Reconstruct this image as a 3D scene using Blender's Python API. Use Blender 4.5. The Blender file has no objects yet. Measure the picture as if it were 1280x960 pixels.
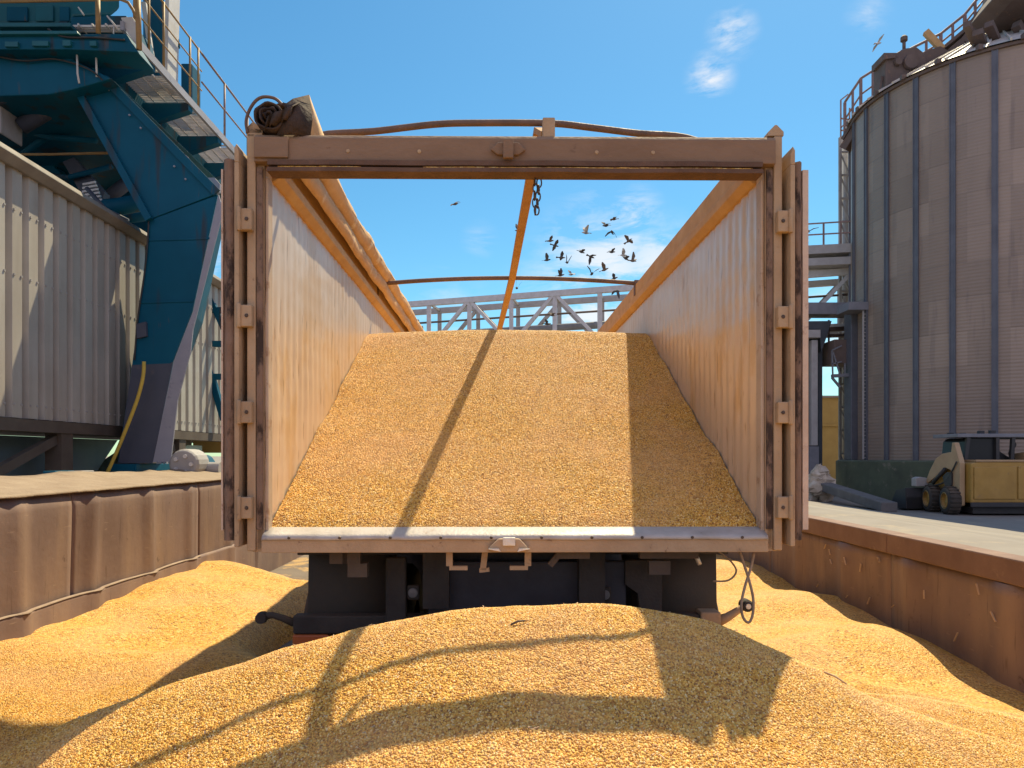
import bpy, bmesh, math, random
import numpy as np
from mathutils import Vector, Matrix, noise as mnoise

random.seed(7); np.random.seed(7)
scn = bpy.context.scene
COL = scn.collection
R = math.radians
ZC = 1.75                       # eye height above the pit floor
F, CX, CY = 924.0, 632.0, 570.0 # measured lens and horizon of the photograph (used to survey the place)

def W(px, py, Y):
    """surveyed point: picture position at distance Y -> place"""
    return Vector(((px - CX) / F * Y, Y, (CY - py) / F * Y + ZC))

# ------------------------------------------------------------------ materials
def nodes_of(m):
    m.use_nodes = True
    nt = m.node_tree; nt.nodes.clear()
    return nt, nt.nodes, nt.links

def mat(name, c1, c2=None, scale=6.0, rough=0.7, rvar=0.15, bump=0.15, bscale=60.0, metal=0.0, spec=0.4,
        spots=None, spot_scale=14.0, spot_thr=0.62, dust=None, dust_amt=0.6, streak=None, stretch=(1, 1, 1),
        waves=None, wave_axis='Z', wave_str=0.5):
    m = bpy.data.materials.new(name)
    nt, N, L = nodes_of(m)
    out = N.new('ShaderNodeOutputMaterial'); p = N.new('ShaderNodeBsdfPrincipled')
    L.new(p.outputs[0], out.inputs[0])
    tc = N.new('ShaderNodeTexCoord'); mp = N.new('ShaderNodeMapping'); mp.inputs['Scale'].default_value = stretch
    L.new(tc.outputs['Object'], mp.inputs[0])
    n1 = N.new('ShaderNodeTexNoise'); n1.inputs['Scale'].default_value = scale; n1.inputs['Detail'].default_value = 8
    n1.inputs['Roughness'].default_value = 0.62
    L.new(mp.outputs[0], n1.inputs['Vector'])
    r1 = N.new('ShaderNodeMapRange'); r1.inputs[1].default_value = 0.32; r1.inputs[2].default_value = 0.68
    L.new(n1.outputs['Fac'], r1.inputs[0])
    mx = N.new('ShaderNodeMix'); mx.data_type = 'RGBA'
    c2 = c2 or tuple(v * 0.72 for v in c1)
    mx.inputs[6].default_value = (*c1, 1); mx.inputs[7].default_value = (*c2, 1)
    L.new(r1.outputs[0], mx.inputs[0])
    col = mx.outputs[2]
    if streak:
        sc, sst, amt = streak
        ms = N.new('ShaderNodeMapping'); ms.inputs['Scale'].default_value = sst
        L.new(tc.outputs['Object'], ms.inputs[0])
        ns = N.new('ShaderNodeTexNoise'); ns.inputs['Scale'].default_value = 1.0; ns.inputs['Detail'].default_value = 5
        L.new(ms.outputs[0], ns.inputs['Vector'])
        rs = N.new('ShaderNodeMapRange'); rs.inputs[1].default_value = 0.48; rs.inputs[2].default_value = 0.72
        rs.inputs[4].default_value = amt
        L.new(ns.outputs['Fac'], rs.inputs[0])
        x = N.new('ShaderNodeMix'); x.data_type = 'RGBA'; x.inputs[7].default_value = (*sc, 1)
        L.new(rs.outputs[0], x.inputs[0]); L.new(col, x.inputs[6]); col = x.outputs[2]
    if spots:
        n2 = N.new('ShaderNodeTexNoise'); n2.inputs['Scale'].default_value = spot_scale; n2.inputs['Detail'].default_value = 10
        n2.inputs['Roughness'].default_value = 0.7
        L.new(mp.outputs[0], n2.inputs['Vector'])
        r2 = N.new('ShaderNodeMapRange'); r2.inputs[1].default_value = spot_thr - 0.04; r2.inputs[2].default_value = spot_thr + 0.04
        L.new(n2.outputs['Fac'], r2.inputs[0])
        x = N.new('ShaderNodeMix'); x.data_type = 'RGBA'; x.inputs[7].default_value = (*spots, 1)
        L.new(r2.outputs[0], x.inputs[0]); L.new(col, x.inputs[6]); col = x.outputs[2]
    if dust:
        g = N.new('ShaderNodeNewGeometry'); sx = N.new('ShaderNodeSeparateXYZ'); L.new(g.outputs['True Normal'], sx.inputs[0])
        n3 = N.new('ShaderNodeTexNoise'); n3.inputs['Scale'].default_value = 3.3; n3.inputs['Detail'].default_value = 6
        L.new(tc.outputs['Object'], n3.inputs['Vector'])
        rz = N.new('ShaderNodeMapRange'); rz.inputs[1].default_value = 0.25; rz.inputs[2].default_value = 0.95
        rz.inputs[3].default_value = 0.12
        L.new(sx.outputs[2], rz.inputs[0])
        mu = N.new('ShaderNodeMath'); mu.operation = 'MULTIPLY'; L.new(rz.outputs[0], mu.inputs[0])
        rn = N.new('ShaderNodeMapRange'); rn.inputs[1].default_value = 0.3; rn.inputs[2].default_value = 0.6; rn.inputs[4].default_value = dust_amt
        L.new(n3.outputs['Fac'], rn.inputs[0]); L.new(rn.outputs[0], mu.inputs[1])
        x = N.new('ShaderNodeMix'); x.data_type = 'RGBA'; x.inputs[7].default_value = (*dust, 1)
        L.new(mu.outputs[0], x.inputs[0]); L.new(col, x.inputs[6]); col = x.outputs[2]
    L.new(col, p.inputs['Base Color'])
    rr = N.new('ShaderNodeMapRange'); rr.inputs[3].default_value = max(0.05, rough - rvar); rr.inputs[4].default_value = min(1, rough + rvar)
    L.new(n1.outputs['Fac'], rr.inputs[0]); L.new(rr.outputs[0], p.inputs['Roughness'])
    p.inputs['Metallic'].default_value = metal
    p.inputs['Specular IOR Level'].default_value = spec
    nb = N.new('ShaderNodeTexNoise'); nb.inputs['Scale'].default_value = bscale; nb.inputs['Detail'].default_value = 6
    L.new(mp.outputs[0], nb.inputs['Vector'])
    b = N.new('ShaderNodeBump'); b.inputs['Strength'].default_value = bump; b.inputs['Distance'].default_value = 0.02
    L.new(nb.outputs['Fac'], b.inputs['Height'])
    last = b
    if waves:
        wv = N.new('ShaderNodeTexWave'); wv.wave_type = 'BANDS'; wv.bands_direction = wave_axis
        wv.inputs['Scale'].default_value = waves; wv.inputs['Distortion'].default_value = 0.0
        L.new(tc.outputs['Object'], wv.inputs[0])
        b2 = N.new('ShaderNodeBump'); b2.inputs['Strength'].default_value = wave_str; b2.inputs['Distance'].default_value = 0.03
        L.new(wv.outputs['Fac'], b2.inputs['Height']); L.new(b.outputs[0], b2.inputs['Normal']); last = b2
    L.new(last.outputs[0], p.inputs['Normal'])
    return m

def scratches(m, col, st, thr, amt=.75):
    '''fine worn lines over a finished material'''
    nt = m.node_tree; N, L = nt.nodes, nt.links
    p = [n for n in N if n.type == 'BSDF_PRINCIPLED'][0]; src = p.inputs['Base Color'].links[0].from_socket
    tc = N.new('ShaderNodeTexCoord'); mp = N.new('ShaderNodeMapping'); mp.inputs['Scale'].default_value = st
    n = N.new('ShaderNodeTexNoise'); n.inputs['Scale'].default_value = 1.0; n.inputs['Detail'].default_value = 3
    L.new(tc.outputs['Object'], mp.inputs[0]); L.new(mp.outputs[0], n.inputs['Vector'])
    r = N.new('ShaderNodeMapRange'); r.inputs[1].default_value = thr - .03; r.inputs[2].default_value = thr + .05; r.inputs[4].default_value = amt; L.new(n.outputs['Fac'], r.inputs[0])
    x = N.new('ShaderNodeMix'); x.data_type = 'RGBA'; x.inputs[7].default_value = (*col, 1)
    L.new(r.outputs[0], x.inputs[0]); L.new(src, x.inputs[6]); L.new(x.outputs[2], p.inputs['Base Color'])
def sheet_tones(m, nseg, rowh, lo=.86, hi=1.1):
    '''each rolled sheet of a silo has its own tone'''
    nt = m.node_tree; N, L = nt.nodes, nt.links
    p = [n for n in N if n.type == 'BSDF_PRINCIPLED'][0]; src = p.inputs['Base Color'].links[0].from_socket
    tc = N.new('ShaderNodeTexCoord'); sx = N.new('ShaderNodeSeparateXYZ'); L.new(tc.outputs['Object'], sx.inputs[0])
    at = N.new('ShaderNodeMath'); at.operation = 'ARCTAN2'; L.new(sx.outputs[1], at.inputs[0]); L.new(sx.outputs[0], at.inputs[1])
    a = N.new('ShaderNodeMath'); a.operation = 'MULTIPLY'; a.inputs[1].default_value = nseg / 6.28318; L.new(at.outputs[0], a.inputs[0])
    z = N.new('ShaderNodeMath'); z.operation = 'DIVIDE'; z.inputs[1].default_value = rowh; L.new(sx.outputs[2], z.inputs[0])
    fa = N.new('ShaderNodeMath'); fa.operation = 'FLOOR'; L.new(a.outputs[0], fa.inputs[0])
    fz = N.new('ShaderNodeMath'); fz.operation = 'FLOOR'; L.new(z.outputs[0], fz.inputs[0])
    cb = N.new('ShaderNodeCombineXYZ'); L.new(fa.outputs[0], cb.inputs[0]); L.new(fz.outputs[0], cb.inputs[1])
    wn = N.new('ShaderNodeTexWhiteNoise'); wn.noise_dimensions = '3D'; L.new(cb.outputs[0], wn.inputs['Vector'])
    r = N.new('ShaderNodeMapRange'); r.inputs[3].default_value = lo; r.inputs[4].default_value = hi; L.new(wn.outputs['Value'], r.inputs[0])
    fr = N.new('ShaderNodeMath'); fr.operation = 'FRACT'; L.new(z.outputs[0], fr.inputs[0])
    ed = N.new('ShaderNodeMath'); ed.operation = 'LESS_THAN'; ed.inputs[1].default_value = .035; L.new(fr.outputs[0], ed.inputs[0])
    em = N.new('ShaderNodeMath'); em.operation = 'MULTIPLY_ADD'; em.inputs[1].default_value = -.12; L.new(ed.outputs[0], em.inputs[0]); L.new(r.outputs[0], em.inputs[2])
    x = N.new('ShaderNodeVectorMath'); x.operation = 'SCALE'; L.new(src, x.inputs[0]); L.new(em.outputs[0], x.inputs['Scale']); L.new(x.outputs[0], p.inputs['Base Color'])
DUST = (0.4, 0.28, 0.18)
MT = {}
MT['frame'] = mat('dusty_brown_paint', (0.47, 0.33, 0.2), (0.36, 0.245, 0.145), 5, 0.75, bump=0.2, spots=(0.14, 0.075, 0.045), spot_scale=20, spot_thr=0.66, dust=DUST)
MT['headpaint'] = mat('dark_brown_paint', (0.25, 0.156, 0.095), (0.19, 0.116, 0.07), 5, 0.75, bump=0.2, spots=(0.1, 0.058, 0.04), spot_scale=16, spot_thr=0.66, dust=DUST, stretch=(.5, 1, 1))
MT['dustpaint'] = mat('pale_dusty_paint', (0.64, 0.5, 0.39), (0.5, 0.37, 0.28), 7, 0.8, bump=0.2, spots=(0.3, 0.18, 0.12), spot_scale=12, spot_thr=0.62)
MT['rust'] = mat('rusty_seal', (0.25, 0.16, 0.11), (0.16, 0.105, 0.075), 9, 0.9, bump=0.6, bscale=40, spots=(0.05, 0.033, 0.026), spot_scale=9, spot_thr=0.53, stretch=(1, 1, .45))
MT['rail'] = mat('dusty_rail', (0.58, 0.36, 0.155), (0.48, 0.28, 0.115), 6, 0.7, bump=0.12, dust=DUST)
MT['alu'] = mat('worn_light_sheet', (0.7, 0.56, 0.42), (0.6, 0.46, 0.33), 1.1, 0.36, 0.08, bump=0.03, bscale=25, metal=0.25, spec=0.6,
                spots=(0.62, 0.44, 0.26), spot_scale=1.7, spot_thr=0.56, stretch=(1, 1, .6))
scratches(MT['alu'], (0.33, 0.2, 0.105), (1, 34, 4.5), .655, .8)
scratches(MT['alu'], (0.36, 0.235, 0.135), (1, 52, 1.6), .66, .5)
MT['trim'] = mat('pale_edge_trim', (0.5, 0.4, 0.31), (0.4, 0.29, 0.2), 4, 0.55, bump=0.1, spots=(0.3, 0.19, 0.12), spot_scale=9, spot_thr=0.6)
MT['lip'] = mat('dark_brown_lip', (0.15, 0.085, 0.055), (0.1, 0.055, 0.036), 7, 0.8, bump=0.3)
MT['pit'] = mat('dusty_pit_floor', (0.2, 0.155, 0.12), (0.14, 0.11, 0.09), 1.1, 0.9, bump=0.2, spots=(0.42, 0.27, 0.12), spot_scale=2.2, spot_thr=0.55)
MT['sill'] = mat('scuffed_steel', (0.5, 0.46, 0.42), (0.37, 0.33, 0.29), 9, 0.5, bump=0.15, metal=0.15, spots=(0.3, 0.2, 0.14), spot_scale=18, spot_thr=0.66)
MT['bright'] = mat('bright_metal', (0.8, 0.77, 0.72), (0.6, 0.56, 0.5), 20, 0.35, bump=0.1, metal=0.3)
MT['dark'] = mat('dark_chassis', (0.05, 0.045, 0.04), (0.03, 0.028, 0.027), 5, 0.75, bump=0.2, dust=(0.16, 0.11, 0.075), dust_amt=0.5)
MT['bluedark'] = mat('dark_blue_chassis', (0.05, 0.055, 0.07), (0.035, 0.036, 0.045), 4, 0.6, bump=0.1)
MT['rubber'] = mat('rubber', (0.035, 0.032, 0.03), (0.055, 0.045, 0.036), 4, 0.85, bump=0.2, dust=(0.2, 0.14, 0.09), dust_amt=0.5)
MT['flap'] = mat('dusty_mud_flap', (0.05, 0.045, 0.036), (0.075, 0.06, 0.045), 3, 0.85, bump=0.1)
MT['strap'] = mat('tan_webbing', (0.46, 0.27, 0.13), (0.38, 0.21, 0.1), 9, 0.85, bump=0.2)
MT['steel'] = mat('dark_steel', (0.12, 0.085, 0.065), (0.07, 0.05, 0.04), 25, 0.55, bump=0.2, metal=0.4)
MT['bow'] = mat('brown_pipe', (0.2, 0.115, 0.075), (0.13, 0.08, 0.055), 9, 0.65, bump=0.15)
MT['tarp'] = mat('dusty_tarp', (0.62, 0.4, 0.21), (0.5, 0.3, 0.15), 5, 0.8, bump=0.3, bscale=30, spots=(0.68, 0.54, 0.38), spot_scale=5, spot_thr=0.6)
MT['tarpdark'] = mat('dark_tarp', (0.075, 0.047, 0.034), (0.034, 0.023, 0.019), 12, 0.85, bump=0.5, bscale=35)
MT['amber'] = mat('orange_plastic', (0.45, 0.12, 0.03), (0.35, 0.09, 0.03), 10, 0.5, bump=0.05)
MT['lens'] = mat('dull_lens', (0.2, 0.2, 0.2), (0.14, 0.14, 0.15), 10, 0.35, bump=0.05)
MT['cable'] = mat('dusty_cable', (0.36, 0.27, 0.19), (0.26, 0.19, 0.13), 20, 0.7, bump=0.1)
MT['wall'] = mat('brown_steel_plate', (0.235, 0.158, 0.134), (0.175, 0.114, 0.095), 1.3, 0.72, 0.12, bump=0.12, bscale=18,
                 streak=((0.33, 0.225, 0.16), (1, 3.2, 0.6), 0.6), spots=(0.11, 0.066, 0.05), spot_scale=7, spot_thr=0.665)
scratches(MT['wall'], (0.36, 0.26, 0.19), (2, 7, 38), .69, .45)
scratches(MT['wall'], (0.12, 0.075, 0.058), (2, 26, 2.2), .67)
MT['wallrim'] = mat('red_brown_rim', (0.22, 0.13, 0.098), (0.17, 0.098, 0.074), 3, 0.75, bump=0.1, spots=(0.28, 0.18, 0.12), spot_scale=5, spot_thr=0.63)
MT['coping'] = mat('dusty_coping', (0.33, 0.25, 0.175), (0.26, 0.19, 0.13), 4, 0.95, bump=0.5, bscale=25, spots=(0.23, 0.15, 0.1), spot_scale=6, spot_thr=0.64)
MT['crack'] = mat('pale_weld', (0.36, 0.265, 0.19), (0.26, 0.18, 0.13), 9, 0.8, bump=0.4)
MT['scratch'] = mat('pale_grain_husk', (0.6, 0.42, 0.27), (0.5, 0.34, 0.2), 9, 0.8)
MT['concrete'] = mat('yard_concrete', (0.255, 0.225, 0.195), (0.2, 0.175, 0.15), 0.7, 0.9, bump=0.25, bscale=12, spots=(0.3, 0.25, 0.19), spot_scale=1.6, spot_thr=0.58)
MT['rubble'] = mat('pale_rubble', (0.6, 0.52, 0.42), (0.35, 0.28, 0.2), 3, 0.9, bump=0.4, bscale=14)
MT['kerb'] = mat('kerb_concrete', (0.17, 0.155, 0.145), (0.12, 0.11, 0.105), 2.5, 0.9, bump=0.3, bscale=20)
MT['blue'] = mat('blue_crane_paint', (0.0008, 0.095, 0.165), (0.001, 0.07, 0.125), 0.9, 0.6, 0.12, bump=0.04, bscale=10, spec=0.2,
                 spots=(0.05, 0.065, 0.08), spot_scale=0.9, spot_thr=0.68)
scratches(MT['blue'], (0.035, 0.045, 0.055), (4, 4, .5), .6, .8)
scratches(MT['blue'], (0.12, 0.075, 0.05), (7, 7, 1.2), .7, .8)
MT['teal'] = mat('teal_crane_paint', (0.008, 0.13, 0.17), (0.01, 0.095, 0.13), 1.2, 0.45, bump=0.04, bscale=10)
MT['greyblue'] = mat('pale_lavender_paint', (0.36, 0.35, 0.4), (0.27, 0.27, 0.32), 1.4, 0.6, bump=0.05, spots=(0.2, 0.2, 0.24), spot_scale=2.0, spot_thr=0.62)
MT['legdust'] = mat('dust_grey_blue_paint', (0.085, 0.09, 0.12), (0.06, 0.07, 0.1), 1.6, 0.6, bump=0.05, spots=(0.14, 0.12, 0.12), spot_scale=1.5, spot_thr=0.6)
MT['grate'] = mat('galvanised_grating', (0.75, 0.7, 0.68), (0.6, 0.56, 0.54), 6, 0.6, bump=0.1)
MT['yellow'] = mat('yellow_handrail', (0.36, 0.22, 0.08), (0.27, 0.16, 0.07), 8, 0.6, bump=0.1)
MT['redrail'] = mat('faded_rail', (0.3, 0.2, 0.19), (0.22, 0.15, 0.14), 8, 0.6, bump=0.1)
MT['hose'] = mat('yellow_hose', (0.62, 0.44, 0.07), (0.5, 0.35, 0.06), 8, 0.55, bump=0.05)
MT['white'] = mat('pale_steel', (0.62, 0.6, 0.59), (0.5, 0.48, 0.47), 5, 0.6, bump=0.08)
MT['clad'] = mat('cream_cladding', (0.46, 0.42, 0.37), (0.38, 0.345, 0.3), 1.4, 0.5, bump=0.05, spec=0.5, streak=((0.25, 0.2, 0.16), (2.5, 2.5, 0.25), 0.6))
MT['gutter'] = mat('weathered_gutter', (0.27, 0.24, 0.21), (0.2, 0.17, 0.145), 3, 0.7, bump=0.2, bscale=18)
MT['brownst'] = mat('brown_steelwork', (0.11, 0.085, 0.065), (0.08, 0.06, 0.05), 3, 0.75, bump=0.15, dust=(0.25, 0.19, 0.14))
MT['chute'] = mat('blue_green_chute', (0.14, 0.22, 0.27), (0.1, 0.16, 0.22), 1.1, 0.5, bump=0.06, streak=((0.2, 0.26, 0.27), (1.2, 1.2, .4), 0.5))
MT['chutepale'] = mat('pale_green_chute', (0.33, 0.42, 0.4), (0.25, 0.33, 0.32), 1.5, 0.5, bump=0.06)
MT['silo'] = mat('galvanised_silo', (0.32, 0.24, 0.185), (0.27, 0.2, 0.155), 0.35, 0.5, 0.08, bump=0.02, bscale=8, metal=0.15, spec=0.5, waves=2.75, wave_axis='Z', wave_str=0.22,
                 streak=((0.235, 0.18, 0.145), (0.9, 0.9, 0.1), 0.6))
scratches(MT['silo'], (0.2, 0.15, 0.125), (3, 3, .35), .6, .5)
sheet_tones(MT['silo'], 27, 1.12)
MT['stiff'] = mat('silo_stiffener', (0.13, 0.135, 0.16), (0.1, 0.105, 0.125), 2, 0.5, bump=0.03, metal=0.2)
MT['roof'] = mat('silo_roof', (0.62, 0.58, 0.52), (0.52, 0.47, 0.42), 1.5, 0.5, bump=0.05, metal=0.1)
MT['browngrey'] = mat('brown_grey_machinery', (0.15, 0.108, 0.092), (0.105, 0.075, 0.064), 2, 0.7, bump=0.12, spots=(0.21, 0.13, 0.09), spot_scale=4, spot_thr=0.62)
MT['moss'] = mat('mossy_concrete', (0.1, 0.12, 0.075), (0.07, 0.08, 0.055), 1.4, 0.95, bump=0.4, bscale=12, spots=(0.17, 0.16, 0.12), spot_scale=2.2, spot_thr=0.62)
MT['ochre'] = mat('ochre_render', (0.5, 0.34, 0.12), (0.42, 0.28, 0.1), 1.5, 0.85, bump=0.1)
MT['booth'] = mat('dark_slate_panel', (0.06, 0.07, 0.085), (0.045, 0.055, 0.065), 2, 0.6, bump=0.05)
MT['palegrey'] = mat('pale_grey_steel', (0.4, 0.38, 0.37), (0.32, 0.3, 0.29), 3, 0.6, bump=0.08)
MT['midgrey'] = mat('grey_truss_steel', (0.2, 0.2, 0.225), (0.15, 0.155, 0.175), 3, 0.6, bump=0.08)
MT['loader'] = mat('loader_yellow', (0.44, 0.255, 0.05), (0.34, 0.19, 0.036), 2, 0.55, bump=0.05, dust=(0.3, 0.22, 0.15), spots=(0.28, 0.16, 0.05), spot_scale=3, spot_thr=0.64)
MT['loadercream'] = mat('loader_cream', (0.46, 0.31, 0.17), (0.37, 0.24, 0.13), 2, 0.6, bump=0.05)
MT['black'] = mat('black_parts', (0.03, 0.03, 0.032), (0.045, 0.042, 0.04), 4, 0.6, bump=0.1)
MT['pigeon'] = mat('pigeon_feathers', (0.11, 0.1, 0.1), (0.06, 0.055, 0.055), 9, 0.8, bump=0.1)
MT['pigeonbrown'] = mat('brown_feathers', (0.19, 0.135, 0.1), (0.1, 0.075, 0.06), 9, 0.8, bump=0.1)
MT['pigeonwhite'] = mat('white_feathers', (0.65, 0.62, 0.58), (0.1, 0.095, 0.09), 5, 0.8, bump=0.1)
MT['gull'] = mat('gull_feathers', (0.75, 0.74, 0.72), (0.25, 0.25, 0.27), 3, 0.8, bump=0.1)

def glass_mat():
    m = bpy.data.materials.new('cab_glass'); nt, N, L = nodes_of(m)
    o = N.new('ShaderNodeOutputMaterial'); p = N.new('ShaderNodeBsdfPrincipled'); L.new(p.outputs[0], o.inputs[0])
    p.inputs['Base Color'].default_value = (0.02, 0.022, 0.024, 1); p.inputs['Roughness'].default_value = 0.3; p.inputs['Specular IOR Level'].default_value = 0.2
    return m
MT['glass'] = glass_mat()

def kernel_mat():
    m = bpy.data.materials.new('corn_kernels'); nt, N, L = nodes_of(m)
    o = N.new('ShaderNodeOutputMaterial'); p = N.new('ShaderNodeBsdfPrincipled'); L.new(p.outputs[0], o.inputs[0])
    oi = N.new('ShaderNodeObjectInfo'); cr = N.new('ShaderNodeValToRGB')
    e = cr.color_ramp.elements
    cols = [(0.0, (0.2, 0.075, 0.016)), (0.16, (0.5, 0.22, 0.032)), (0.4, (0.70, 0.37, 0.05)), (0.64, (0.76, 0.435, 0.07)), (0.85, (0.82, 0.55, 0.14)), (1.0, (0.86, 0.68, 0.36))]
    e[0].position, e[0].color = cols[0][0], (*cols[0][1], 1); e[1].position, e[1].color = cols[-1][0], (*cols[-1][1], 1)
    for pos, c in cols[1:-1]:
        k = e.new(pos); k.color = (*c, 1)
    L.new(oi.outputs['Random'], cr.inputs[0])
    # broad patches of paler / redder grain
    g = N.new('ShaderNodeNewGeometry'); n = N.new('ShaderNodeTexNoise'); n.inputs['Scale'].default_value = 1.7; n.inputs['Detail'].default_value = 4
    L.new(g.outputs['Position'], n.inputs['Vector'])
    mr = N.new('ShaderNodeMapRange'); mr.inputs[1].default_value = 0.42; mr.inputs[2].default_value = 0.68; mr.inputs[4].default_value = 0.42
    L.new(n.outputs['Fac'], mr.inputs[0])
    mx = N.new('ShaderNodeMix'); mx.data_type = 'RGBA'; mx.inputs[7].default_value = (0.73, 0.43, 0.2, 1)
    L.new(mr.outputs[0], mx.inputs[0]); L.new(cr.outputs[0], mx.inputs[6])
    n5 = N.new('ShaderNodeTexNoise'); n5.inputs['Scale'].default_value = 17; n5.inputs['Detail'].default_value = 7; L.new(g.outputs['Position'], n5.inputs['Vector'])
    r5 = N.new('ShaderNodeMapRange'); r5.inputs[1].default_value = .32; r5.inputs[2].default_value = .68; r5.inputs[3].default_value = .9; r5.inputs[4].default_value = 1.08; L.new(n5.outputs['Fac'], r5.inputs[0])
    v5 = N.new('ShaderNodeVectorMath'); v5.operation = 'SCALE'; L.new(mx.outputs[2], v5.inputs[0]); L.new(r5.outputs[0], v5.inputs['Scale']); L.new(v5.outputs[0], p.inputs['Base Color'])
    p.inputs['Roughness'].default_value = 0.42; p.inputs['Specular IOR Level'].default_value = 0.4
    return m
def grain_mat():
    m = bpy.data.materials.new('corn_surface'); nt, N, L = nodes_of(m)
    o = N.new('ShaderNodeOutputMaterial'); p = N.new('ShaderNodeBsdfPrincipled'); L.new(p.outputs[0], o.inputs[0])
    tc = N.new('ShaderNodeTexCoord')
    v = N.new('ShaderNodeTexVoronoi'); v.inputs['Scale'].default_value = 82; L.new(tc.outputs['Object'], v.inputs['Vector'])
    sx = N.new('ShaderNodeSeparateColor'); L.new(v.outputs['Color'], sx.inputs[0])
    cr = N.new('ShaderNodeValToRGB'); e = cr.color_ramp.elements
    cols = [(0.0, (0.22, 0.085, 0.02)), (0.18, (0.5, 0.215, 0.032)), (0.45, (0.69, 0.36, 0.055)), (0.75, (0.75, 0.425, 0.08)), (1.0, (0.84, 0.6, 0.24))]
    e[0].position, e[0].color = 0, (*cols[0][1], 1); e[1].position, e[1].color = 1, (*cols[-1][1], 1)
    for pos, c in cols[1:-1]:
        k = e.new(pos); k.color = (*c, 1)
    L.new(sx.outputs[0], cr.inputs[0])
    n = N.new('ShaderNodeTexNoise'); n.inputs['Scale'].default_value = 1.7; n.inputs['Detail'].default_value = 4
    g = N.new('ShaderNodeNewGeometry'); L.new(g.outputs['Position'], n.inputs['Vector'])
    mr = N.new('ShaderNodeMapRange'); mr.inputs[1].default_value = 0.42; mr.inputs[2].default_value = 0.68; mr.inputs[4].default_value = 0.42
    L.new(n.outputs['Fac'], mr.inputs[0])
    mx = N.new('ShaderNodeMix'); mx.data_type = 'RGBA'; mx.inputs[7].default_value = (0.73, 0.43, 0.2, 1)
    L.new(mr.outputs[0], mx.inputs[0]); L.new(cr.outputs[0], mx.inputs[6])
    n5 = N.new('ShaderNodeTexNoise'); n5.inputs['Scale'].default_value = 17; n5.inputs['Detail'].default_value = 7; L.new(g.outputs['Position'], n5.inputs['Vector'])
    r5 = N.new('ShaderNodeMapRange'); r5.inputs[1].default_value = .32; r5.inputs[2].default_value = .68; r5.inputs[3].default_value = .9; r5.inputs[4].default_value = 1.08; L.new(n5.outputs['Fac'], r5.inputs[0])
    v5 = N.new('ShaderNodeVectorMath'); v5.operation = 'SCALE'; L.new(mx.outputs[2], v5.inputs[0]); L.new(r5.outputs[0], v5.inputs['Scale']); L.new(v5.outputs[0], p.inputs['Base Color'])
    b = N.new('ShaderNodeBump'); b.inputs['Strength'].default_value = 0.9; b.inputs['Distance'].default_value = 0.012; b.invert = True
    L.new(v.outputs['Distance'], b.inputs['Height']); L.new(b.outputs[0], p.inputs['Normal'])
    p.inputs['Roughness'].default_value = 0.6; p.inputs['Specular IOR Level'].default_value = 0.3
    return m
MT['kernel'] = kernel_mat(); MT['grain'] = grain_mat()

# ------------------------------------------------------------------ building helpers
def tag(o, label=None, cat=None, group=None, kind=None):
    if label: o['label'] = label
    if cat: o['category'] = cat
    if group: o['group'] = group
    if kind: o['kind'] = kind
    elif cat: o['kind'] = 'thing'
    return o

def thing(name, loc, label, cat, group=None, rz=0.0):
    o = bpy.data.objects.new(name, None); COL.objects.link(o)
    o.location = loc; o.rotation_euler = (0, 0, rz); o.empty_display_size = 0.3
    return tag(o, label, cat, group)

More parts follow.
